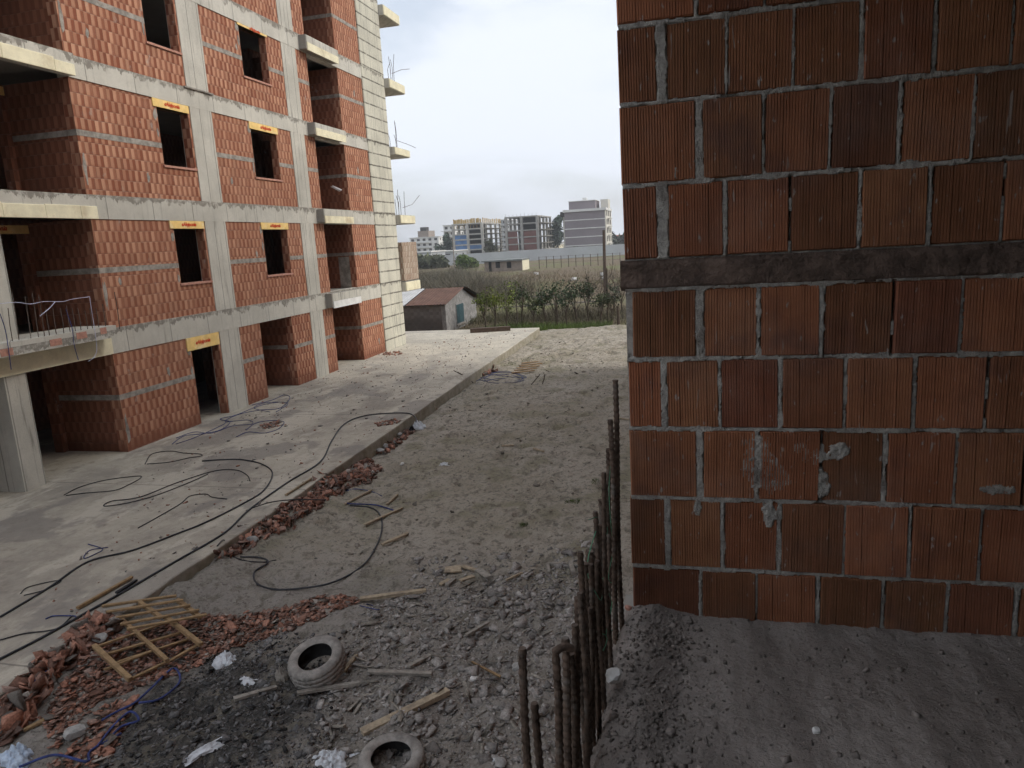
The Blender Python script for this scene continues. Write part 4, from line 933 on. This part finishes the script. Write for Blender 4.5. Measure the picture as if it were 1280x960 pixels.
def branches(q, base, h, spread, n, r0, levels=2):
    tips = []
    trunk = [base, base+np.array([random.uniform(-.1, .1), random.uniform(-.1, .1), h*.4])]; q.tube([trunk[0]-np.array([0, 0, .1]), (trunk[0]+trunk[1])/2+rng.normal(0, .03, 3), trunk[1]], [r0, r0*.85, r0*.7], 6)
    for i in range(n):
        s0 = trunk[1]*(1)-np.array([0, 0, random.uniform(0, h*.12)]); a = 2*math.pi*i/n+random.uniform(-.4, .4); e = s0+np.array([math.cos(a)*spread*random.uniform(.4, 1), math.sin(a)*spread*random.uniform(.4, 1), h*random.uniform(.3, .6)])
        mid = (s0+e)/2+rng.normal(0, spread*.12, 3); q.tube([s0, mid, e], [r0*.55, r0*.35, r0*.12], 5); tips.append(e); tips.append(mid*.4+e*.6)
        if levels > 1:
            for j in range(4):
                t = random.uniform(.3, .95); s1 = s0*(1-t)+e*t; e1 = s1+rng.normal(0, spread*.35, 3)+np.array([0, 0, h*.14]); q.tube([s1, (s1+e1)/2+rng.normal(0, .04, 3), e1], [r0*.25, r0*.16, r0*.06], 4); tips.append(e1)
                if levels > 2:
                    for k in range(4):
                        e2 = s1+(e1-s1)*random.uniform(.3, 1)+rng.normal(0, spread*.25, 3)+np.array([0, 0, h*.06]); q.tube([s1+(e1-s1)*.5, e2], [r0*.10, r0*.04], 3)
    return tips
ORD = ['leftmost', 'second', 'third', 'fourth', 'fifth', 'sixth', 'seventh', 'eighth', 'ninth', 'tenth', 'eleventh', 'twelfth', 'thirteenth', 'fourteenth', 'fifteenth', 'sixteenth']
OT = [(607,410,2.0,(.115,.15,.03)),(618,408,2.3,(.15,.18,.03)),(634,412,2.5,(.135,.17,.03)),(652,406,2.6,(.05,.075,.03)),(667,408,1.9,(.08,.10,.04)),(683,407,2.3,(.045,.07,.032)),(696,405,2.5,(.05,.075,.035)),(708,411,2.4,(.045,.07,.035)),(722,406,2.6,(.045,.065,.035)),(736,404,2.6,(.05,.07,.035)),(750,408,2.2,(.06,.075,.04)),(764,404,2.2,(.055,.065,.04))]
for i, (px, py, h, c) in enumerate(OT):
    p = on_z(px, py, -.6); p[2] = float(soil_z(p[0], p[1]))
    t_ = empty('orchard_tree', tuple(p), ('leftmost' if i == 0 else ORD[i]+' from the left')+' of the small orchard trees behind the yard, '+('yellowish leaves' if c[0] > .1 else 'dark leaves'), 'tree', 'small orchard trees behind the yard')
    q = MB(); tips = branches(q, p, h, h*.24, 5, .055); q.build('trunk', M['bark'], t_)
    leafcloud([t for t in tips if t[2] > p[2]+h*.45], np.full(sum(t[2] > p[2]+h*.45 for t in tips), h*.12), 440, c, .6, .07, parent=t_)
BT = [(735,396,3.1),(752,390,3.1),(768,394,3.0),(779,398,3.2),(661,390,2.6),(606,392,2.6)]
for i, (px, py, h) in enumerate(sorted(BT)):
    p = on_z(px, py, -.6); p[2] = float(soil_z(p[0], p[1]))
    t_ = empty('bare_tree', tuple(p), ('leftmost' if i == 0 else ORD[i]+' from the left')+' of the bare grey trees behind the leafy orchard row', 'tree', 'bare trees behind the orchard')
    q = MB(); branches(q, p, h, h*.36, 7, .05, 3); q.build('trunk', M['bark'], t_)
# dry bramble thicket left of the orchard
def thicket(name, label, cx, n, h, col, w, lean, spread):
    c = np.array([on_z(*q, -.6)[:2] for q in cx]); k = rng.integers(0, len(c), n); q = c[k]+rng.normal(0, 1, (n, 2))*np.array(spread)
    z = soil_z(q[:, 0], q[:, 1]); hm = h*(.55+.9*vn(q[:, 0]*.35, q[:, 1]*.25, 6)); hh = hm*rng.uniform(.35, 1.1, n); a = rng.uniform(0, 2*np.pi, n)
    l = rng.normal(0, lean, (n, 2))*hh[:, None]; base = np.column_stack([q, z+hh*rng.uniform(0, .5, n)]); d = np.column_stack([np.cos(a), np.sin(a), 0*a])*(w*rng.uniform(.6, 1.5, n))[:, None]
    tip = base+np.column_stack([l, hh*.7]); V = np.stack([base-d, base+d, tip], 1).reshape(-1, 3); cc = np.repeat(np.array(col)*rng.uniform(.55, 1.5, (n, 1)), 3, 0)
    me = bpy.data.meshes.new(name); me.from_pydata(V.tolist(), [], [(3*i, 3*i+1, 3*i+2) for i in range(n)]); me.update()
    return tag(finish(name, me, M['twig'], None, False, cc), label, 'scrub', None, 'stuff')
thicket('scrub', 'dry grey bramble thicket behind the shed', [(515,388),(530,385),(545,375),(560,378),(575,380),(590,375),(520,365),(540,360),(560,360),(580,365),(600,370),(535,350),(560,350)], 30000, 1.7, (.135, .12, .088), .018, .45, (2.6, 4.))
thicket('scrub', 'low dry weeds over the field beyond the orchard', [(600,358),(630,352),(660,350),(640,365),(690,358),(720,362),(760,352),(775,345),(610,345),(680,345)], 9000, .7, (.19, .15, .10), .02, .45, (5., 8.))
thicket('scrub', 'brownish bare undergrowth between the orchard trunks', [(600,402),(625,400),(650,400),(675,402),(700,400),(725,400),(750,400),(775,400)], 6000, .85, (.125, .11, .075), .012, .45, (1.2, 2.2))
# grey timber rails of the orchard fence
for i, (a, c, z0) in enumerate((((615,399),(750,390),.15), ((612,383),(735,384),.2))):
    A = on_z(*a, -.6); B = on_z(*c, -.6)
    A[2] = z0; B[2] = z0; tag(MB().bar(A, B, .08, .1).build('fence_rail', M['wood_grey']), ('lower weathered rail running between the orchard trees', 'upper weathered rail running behind the orchard trees')[i], 'rail')
# fence posts by the orchard
for i, (px, py, h, r) in enumerate(((773,412,1.3,.09),(697,412,1.9,.04),(760,402,3.2,.08),(647,410,1.6,.04))):
    p = on_z(px, py, -.6); tag(MB().tube([(p[0], p[1], -.8), (p[0]+.02, p[1], -.6+h*.5), (p[0], p[1], -.6+h)], [r, r*.95, r*.85], 8).build('post', M['bark']), ('thick dark short post at the right end of the orchard', 'thin dark post in the middle of the orchard', 'dark tree stem like post below the tall pole', 'thin post between the yellowish trees')[i], 'post')
p = on_z(757, 372, -.6); tag(MB().tube([(p[0], p[1], -1), (p[0], p[1], 2), (p[0]+.02, p[1], 5.0)], [.16, .14, .11], 10).build('utility_pole', M['rust']), 'tall dark pole standing alone in the field before the grey striped building', 'pole')
p = on_z(569, 345, -.6); tag(MB().tube([(p[0], p[1], -1), (p[0], p[1], 5.6)], [.11, .08], 8).build('utility_pole', M['wood_grey']), 'pale slim pole standing in the scrub before the blue netted frame building', 'pole')

# ------------------------------------------------------------------ far field: shack, fence, wall, buildings
def far(px, py): return on_z(px, py, -.6)
M['shack'] = m_plain('brown_shack_wall', (.27, .22, .18), .2, 1.5, .9, 0); M['shackend'] = m_plain('cream_and_lit_end', (.72, .66, .50), .08, 2, .9, 0); M['grey_roof'] = m_plain('grey_sheet_roof', (.20, .21, .20), .2, .8, .8, 0)
s_ = empty('shack', (-33., 130., -.6), 'low flat roofed shack with its end wall coloured as sunlit in the field', 'hut')
a = on_y(606, 338, 128); c = on_y(690/4*1+480+0, 336, 128); c = on_y(653, 336, 128); x0, x1 = a[0], c[0]; ztop = on_y(653, 325, 128)[2]; 
MB().box(x0, x1, 128, 133.5, -.9, ztop-.05).build('wall', M['shack'], s_); MB().box(x1+.002, x1+.06, 128.02, 133.45, -.9, ztop-.06).build('end_wall', M['shackend'], s_)  # end wall coloured far paler than the front, as if sunlit
MB().box(x0-.4, x1+.12, 127.5, 134, ztop-.045, ztop+.22).build('roof', M['grey_roof'], s_)
for px in (622, 636): q = on_y(px, 331, 128); MB().box(q[0]-.35, q[0]+.45, 127.93, 127.99, q[2]-.55, q[2]+.5).build('window', M['dark'], s_)
q = on_y(613, 331, 128); MB().box(q[0]-.3, q[0]+.2, 127.93, 127.99, -.6, q[2]+.6).build('door', M['dark'], s_)
fe = empty('wire_fence', (-22., 133., -.6), 'thin wire fence on posts across the field right of the shack', 'fence')
for i in range(12):
    q = on_y(674+i*9.2, 330, 133); MB().box(q[0]-.06, q[0]+.06, 132.95, 133.05, -.8, 1.5).build('post', M['bark'], fe)
fa, fb_ = on_y(674, 330, 133)[0], on_y(778, 330, 133)[0]
for z in (.3, .9, 1.4): MB().box(fa, fb_, 132.99, 133.01, z, z+.03).build('wire', M['rust_thin'], fe)
M['farwall'] = m_plain('pale_boundary_wall', (.37, .385, .40), .06, .3, .9, 0)
A = far(560, 332); B = far(795, 317); A2 = A+(A-B)*.45
fw = MB(); fw.bar((A2[0], A2[1], .55), (B[0]+8, B[1]+2, .75), .3, 2.9); tag(fw.build('boundary_wall', M['farwall']), 'long pale grey boundary wall across the far side of the field', 'wall')

def hull(px0, px1, py_top, Yd, depth, name, label, cat='building'):
    a = on_y(px0, 310, Yd)[0]; c = on_y(px1, 310, Yd)[0]; z = on_y((px0+px1)/2, py_top, Yd)[2]
    return empty(name, ((a+c)/2, Yd+depth/2, -.6), label, cat), a, c, z
M['frame'] = m_plain('far_frame_concrete', (.34, .325, .30), .15, .5, .9, 0); M['frame2'] = m_plain('far_frame_light', (.42, .40, .36), .15, .5, .9, 0)
M['infill'] = m_plain('far_red_infill', (.19, .085, .07), .15, .6, .9, 0); M['net'] = m_plain('blue_netting', (.10, .20, .38), .3, .35, .8, 0); M['yellow_form'] = m_plain('formwork_timber', (.42, .29, .12), .4, .5, .85, 0); M['shade'] = m_plain('deep_interior', (.05, .046, .043), .3, .4, .9, 0)
def frame_bldg(px0, px1, pxr, pytop, Yd, depth, nst, cols, name, label, mat, infill=None, net=None, form=False, extra=0):
    E_, a, c, z = hull(px0, px1, pytop, Yd, depth, name, label); z0 = -.7; st = (z-z0)/nst
    for k in range(1, nst+1): MB().box(a-.3, c+.3, Yd-.3, Yd+depth, z0+k*st-.38, z0+k*st).build('floor_slab', mat, E_)
    for i in range(cols):
        x = a+(c-a)*i/(cols-1); MB().box(x-.42, x+.42, Yd-.35, Yd+.5, z0, z-.39).build('column', mat, E_)
    for i in range(1, 5):
        y = Yd+depth*i/4; MB().box(c-.6, c+.15, y-.8, y-.2, z0, z-.39).build('column', mat, E_); MB().box(a-.1, a+.6, y-.8, y-.2, z0, z-.39).build('column', mat, E_)
    MB().box(a+2.2, c-2.2, Yd+depth*.42, Yd+depth*.47, z0, z-.4).build('interior_shade', M['shade'], E_)  # near-black sheet inside the frame, interior shade put into its colour
    for k in range(nst):
        zz0, zz1 = z0+k*st+.02, z0+(k+1)*st-.4
        for i in range(cols-1):
            xa = a+(c-a)*i/(cols-1)+.5; xb_ = a+(c-a)*(i+1)/(cols-1)-.5
            if infill and k in infill: MB().box(xa, xb_-.25*(xb_-xa)*(i % 2 == 0), Yd+.05, Yd+.25, zz0, zz1).build('infill_wall', M['infill'], E_)
            if net and (k, i) in net: MB().box(xa, xb_, Yd-.12, Yd-.05, zz0, zz1).build('netting', M['net'], E_)
        if extra and k: 
            for j in range(6): 
                y = Yd+1+depth*j/6.5; MB().box(c+.9, c+1.0, y, y+.12, zz0-.3, zz1).build('scaffold_pole', M['frame2'], E_)
            MB().box(c+.32, c+1.3, Yd+.5, Yd+depth-.5, zz0-.2, zz0-.08).build('scaffold_deck', M['frame2'], E_)
    if form:
        for i in range(14):
            x = a+(c-a)*(i+.5)/14; MB().box(x-.45*random.random()-.1, x+.3, Yd-.25, Yd-.1, z+.01, z+1.1+.5*random.random()).build('formwork_panel', M['yellow_form'], E_)
        for i in range(10):
            y = Yd+depth*(i+.5)/10; MB().box(c+.1, c+.25, y-.6, y+.5, z+.01, z+1.1+.5*random.random()).build('formwork_panel', M['yellow_form'], E_)
        for i in range(9):
            x = a+(c-a)*(i+.5)/9; MB().box(x-.05, x+.05, Yd-.1, Yd, z-st+.02, z-.4).build('prop', M['yellow_form'], E_)
    return E_, a, c, z
frame_bldg(568, 604, 627, 279, 240, 25, 7, 3, 'frame_building', 'open concrete frame building with blue netting and yellow formwork on top', M['frame2'], None, {(2,0),(3,0),(4,0),(2,1)}, True, 1)
E_, a, c, z = frame_bldg(634, 673, 692, 270, 240, 24, 6, 3, 'frame_building', 'open concrete frame building with dark red brick infill in the lower storeys', M['frame'], {0, 1, 2, 3}, None, False, 1)
for k in range(9): MB().box(c-.5-k*1.3, c-.44-k*1.3, 241, 241.06, z, z+random.uniform(.4, 1.2)).build('rebar', M['rust_thin'], E_)
# grey striped apartment block
M['mauve'] = m_plain('mauve_render', (.235, .205, .215), .05, .3, .85, 0); M['offwhite'] = m_plain('off_white_render', (.68, .67, .64), .06, .4, .85, 0); M['palecream'] = m_plain('cream_wall', (.60, .57, .50), .06, .4, .85, 0)
E_, a, c, z = hull(707, 757, 264, 232, 17, 'apartment_block', 'finished grey mauve apartment block with white horizontal stripes')
MB().box(a, c, 232, 249, -.8, z).build('wall', M['mauve'], E_); st = (z+.6)/5
for k in range(1, 5): MB().box(a-.02, c+.03, 231.9, 231.995, -.5+k*st-.16, -.5+k*st+.12).build('stripe', M['offwhite'], E_)
MB().box(a-.4, c+.5, 231.6, 249.3, z+.005, z+.75).build('parapet', M['offwhite'], E_)
MB().box(a+.9, a+9.3, 236, 247, z+.76, z+3.3).build('penthouse', M['mauve'], E_); MB().box(a+10.5, c+.3, 240, 246, z+.76, z+3.6).build('stair_tower', M['palecream'], E_)
MB().box(a+.7, a+9.5, 235.7, 247.2, z+3.31, z+3.5).build('penthouse_roof', M['offwhite'], E_); MB().box(a+5, a+6.4, 238, 239.4, z+3.51, z+4.4).build('water_tank', M['offwhite'], E_)
MB().box(a-1.5, a-.01, 238, 248, -.8, z-1.2).build('side_wing', M['palecream'], E_); MB().box(a-2.0, a-.45, 236, 246, z-1.19, z+.4).build('chimney', M['shade'], E_)
MB().box(c+.01, c+.3, 232.2, 248.8, -.8, z-.01).build('side_wall', M['palecream'], E_)
for k in range(5):
    for j in range(3):
        y = 234.5+j*5; MB().box(c+.31, c+.36, y, y+1.8, .3+k*st, 1.9+k*st).build('window', M['shade'], E_)
    MB().box(c+.31, c+1.5, 237, 241, -.6+k*st+.1, -.6+k*st+.3).build('balcony', M['offwhite'], E_)
# white block with a brown top storey far left
def small_bldg(px0, px1, pytop, pybase, Yd, depth, name, label, wallm, nst, nwin, roof=None, top=None):
    E_, a, c, z = hull(px0, px1, pytop, Yd, depth, name, label); zb_ = -.8
    MB().box(a, c, Yd, Yd+depth, zb_, z).build('wall', wallm, E_); st = (z-zb_)/nst
    for k in range(nst):
        for i in range(nwin):
            x = a+(c-a)*(i+.5)/nwin; w = (c-a)/nwin*.24; MB().box(x-w, x+w, Yd-.06, Yd-.005, zb_+k*st+st*.35, zb_+k*st+st*.8).build('window', M['shade'], E_)
        if k and nst > 2: MB().box(a-.8, c-(c-a)*.3, Yd-1.1, Yd-.07, zb_+k*st-.1, zb_+k*st+.15).build('balcony', M['offwhite'], E_)
        for i in range(2):
            y = Yd+depth*(i+.4)/2; MB().box(c+.005, c+.06, y-.5, y+.7, zb_+k*st+st*.35, zb_+k*st+st*.8).build('window', M['shade'], E_)
    if roof == 'gable':
        q = MB(); m_ = (a+c)/2; zt = z+(c-a)*.22; q.add([(a-.4, Yd-.4, z), (c+.4, Yd-.4, z), (c+.4, Yd+depth+.4, z), (a-.4, Yd+depth+.4, z), (a-.4, Yd+depth/2, zt), (c+.4, Yd+depth/2, zt)], [(0,1,5,4),(2,3,4,5),(1,2,5),(3,0,4),(3,2,1,0)]); q.build('roof', M['tile_red'], E_)
    else: MB().box(a-.3, c+.3, Yd-.3, Yd+depth+.3, z+.004, z+.3).build('roof', M['offwhite'], E_)
    return E_, a, c, z
M['tile_red'] = m_plain('red_roof_tiles', (.26, .10, .065), .2, .6, .85, 0)
E_, a, c, z = small_bldg(513, 549, 297, 322, 340, 14, 'apartment_block', 'small white apartment block with a brown rooftop storey at the far left', M['offwhite'], 4, 5)
MB().box(a+4, a+9.5, 341, 350, z+.31, z+3.2).build('penthouse', M['shack'], E_); MB().box(a+5, a+8, 342, 346, z+3.21, z+5).build('stair_tower', M['shade'], E_)
E_, a, c, z = small_bldg(556, 570, 282, 322, 285, 14, 'apartment_block', 'narrow white block with balconies half hidden behind the blue netted frame', M['offwhite'], 6, 2)
E_, a, c, z = small_bldg(625, 634, 275, 322, 300, 20, 'apartment_block', 'bluish grey block showing in the gap between the two frame buildings', M['farwall'], 7, 2)
small_bldg(690, 699, 306, 322, 300, 10, 'house', 'small cream house below the dark tree beside the striped block', M['shackend'], 2, 2)
small_bldg(769, 775, 295, 318, 300, 10, 'house', 'red roofed house farthest right behind the wall', M['infill'], 2, 2, 'gable'); small_bldg(773, 784, 298, 318, 285, 10, 'house', 'white house at the right beside the dark block wall', M['offwhite'], 2, 2, 'gable')
E_, a, c, z = small_bldg(513, 538, 316, 327, 190, 12, 'warehouse', 'low grey warehouse with a pale door at the far left', M['farwall'], 1, 1); MB().box(c-4, c+.1, 189.8, 189.93, -.6, z-.4).build('door', M['offwhite'], E_)
small_bldg(538, 566, 315, 327, 215, 14, 'warehouse', 'second low grey warehouse before the white apartment block', M['farwall'], 1, 2)
small_bldg(655, 690, 311, 322, 420, 14, 'house', 'long low white house glimpsed between the striped block and the frame', M['offwhite'], 2, 5)
def far_tree(px, py, Yd, h, w, col, label, n=900):
    p = on_y(px, py, Yd); p[2] = -.6; t_ = empty('tree', tuple(p), label, 'tree', 'trees among the far buildings')
    q = MB(); tips = branches(q, p, h, w*.4, 5, .2); q.build('trunk', M['bark'], t_)
    cs = [p+np.array([rng.normal(0, w*.22), rng.normal(0, w*.22), h*f]) for f in np.linspace(.3, .92, 9)]
    leafcloud(cs, [w*.5*(1.1-f*.8) for f in np.linspace(.3, .92, 9)], n, col, .5, w*.10, parent=t_)
far_tree(557, 310, 250, 9, 6, (.06, .085, .055), 'dark round tree left of the blue netted frame')
far_tree(698, 310, 265, 13.5, 7, (.055, .08, .055), 'dark pointed tree beside the striped apartment block', 1200)
far_tree(614, 320, 228, 6, 4., (.09, .095, .05), 'olive bush before the right part of the blue netted frame')
far_tree(578, 330, 150, 2.6, 4, (.10, .15, .035), 'bright green bush before the blue netted frame'); far_tree(588, 330, 155, 1.9, 4, (.11, .15, .04), 'smaller bright green bush right of another bush')
far_tree(548, 330, 170, 1.7, 7, (.09, .105, .055), 'green bush before the low warehouses'); far_tree(530, 332, 165, 1.7, 8, (.09, .10, .055), 'green bush at the left end of the far hedge')
far_tree(768, 310, 275, 5, 9, (.05, .06, .04), 'dark hedge like tree before the red roofed house'); far_tree(722, 318, 226, 2.2, 3, (.06, .08, .04), 'tiny bush at the foot of the striped block')
# white scraps in the field
for i, (px, py) in enumerate(((717,350),(755,349),(670,343),(755,344))):
    p = far(px, py); tag(chips('litter', np.array([p+np.array([0, 0, .1])]), [.8], np.array([[.75, .75, .75]]), M['tintchip'], .5), ('white scrap in the green part of the field', 'white scrap beside the tall dark pole', 'small white scrap left in the brown field', 'pale scrap behind the tall dark pole')[i], 'litter')
# hills
M['hill'] = m_plain('hazy_hill', (.16, .19, .22), .1, .002, .95, 0)
def hz(X, Y): return -6+11*np.exp(-((X-80)/260)**2-((Y-1120)/110)**2)*(.7+.5*fbm(X*.006, Y*.004, 3, 8))
struct(grid_mesh('hills', np.arange(-900, 900, 20.), np.arange(850, 1290, 20.), hz, M['hill']))

hm = bpy.data.materials.new('pale_air'); hm.use_nodes = True; ht = hm.node_tree; ht.nodes.clear()
ho = ht.nodes.new('ShaderNodeOutputMaterial'); hv = ht.nodes.new('ShaderNodeVolumePrincipled'); ht.links.new(hv.outputs[0], ho.inputs['Volume'])
hv.inputs['Density'].default_value = .0005; hv.inputs['Color'].default_value = (.93, .95, .98, 1); hv.inputs['Anisotropy'].default_value = .2
tag(MB().box(-1100, 1100, -1000, 1300, -8, 60).build('haze', hm), None, None, None, 'stuff')
# ------------------------------------------------------------------ light
SUN_AZ = 78.; SUN_EL = 40.       # compass style: from +Y towards +X
w = bpy.data.worlds.new('World'); S.world = w; w.use_nodes = True; t = w.node_tree; t.nodes.clear()
out = t.nodes.new('ShaderNodeOutputWorld'); bg = t.nodes.new('ShaderNodeBackground'); t.links.new(bg.outputs[0], out.inputs[0])
sky = t.nodes.new('ShaderNodeTexSky'); sky.sky_type = 'NISHITA'; sky.sun_disc = False; sky.sun_elevation = R_(SUN_EL); sky.sun_rotation = R_(SUN_AZ); sky.dust_density = 2.5; sky.air_density = 1.2
tc = t.nodes.new('ShaderNodeTexCoord'); mp = t.nodes.new('ShaderNodeMapping'); mp.inputs['Scale'].default_value = (1., 1., 3.2); t.links.new(tc.outputs['Generated'], mp.inputs[0])
nz = t.nodes.new('ShaderNodeTexNoise'); nz.inputs['Scale'].default_value = 1.9; nz.inputs['Detail'].default_value = 7; nz.inputs['Roughness'].default_value = .55; nz.inputs['Distortion'].default_value = .35; t.links.new(mp.outputs[0], nz.inputs['Vector'])
mr = t.nodes.new('ShaderNodeMapRange'); mr.interpolation_type = 'SMOOTHSTEP'; t.links.new(nz.outputs[0], mr.inputs[0]); mr.inputs[1].default_value = .36; mr.inputs[2].default_value = .58; mr.inputs[3].default_value = .55; mr.inputs[4].default_value = 1.
mx = t.nodes.new('ShaderNodeMix'); mx.data_type = 'RGBA'; t.links.new(mr.outputs[0], mx.inputs[0]); t.links.new(sky.outputs[0], mx.inputs[6]); mx.inputs[7].default_value = (6.0, 6.35, 7.0, 1)
t.links.new(mx.outputs[2], bg.inputs[0]); bg.inputs[1].default_value = .1
sl = bpy.data.lights.new('sun', 'SUN'); sl.energy = 1.35; sl.angle = R_(28); sl.color = (1., .95, .86); so = bpy.data.objects.new('sun', sl); COL.objects.link(so)
d = Vector((math.sin(R_(SUN_AZ))*math.cos(R_(SUN_EL)), math.cos(R_(SUN_AZ))*math.cos(R_(SUN_EL)), math.sin(R_(SUN_EL)))); so.rotation_euler = d.to_track_quat('Z', 'Y').to_euler(); so.location = (20, 10, 40)
cy = S.cycles; cy.max_bounces = 4; cy.diffuse_bounces = 2; cy.glossy_bounces = 2; cy.transmission_bounces = 1; cy.transparent_max_bounces = 4; cy.volume_bounces = 0; cy.caustics_reflective = False; cy.caustics_refractive = False; cy.use_adaptive_sampling = True; cy.adaptive_threshold = .03
S.view_settings.view_transform = 'Standard'; S.view_settings.look = 'None'; S.view_settings.exposure = .68; S.view_settings.gamma = 1; S.view_settings.use_curve_mapping = False
for o in bpy.data.objects:
    if '_o' in o: del o['_o']
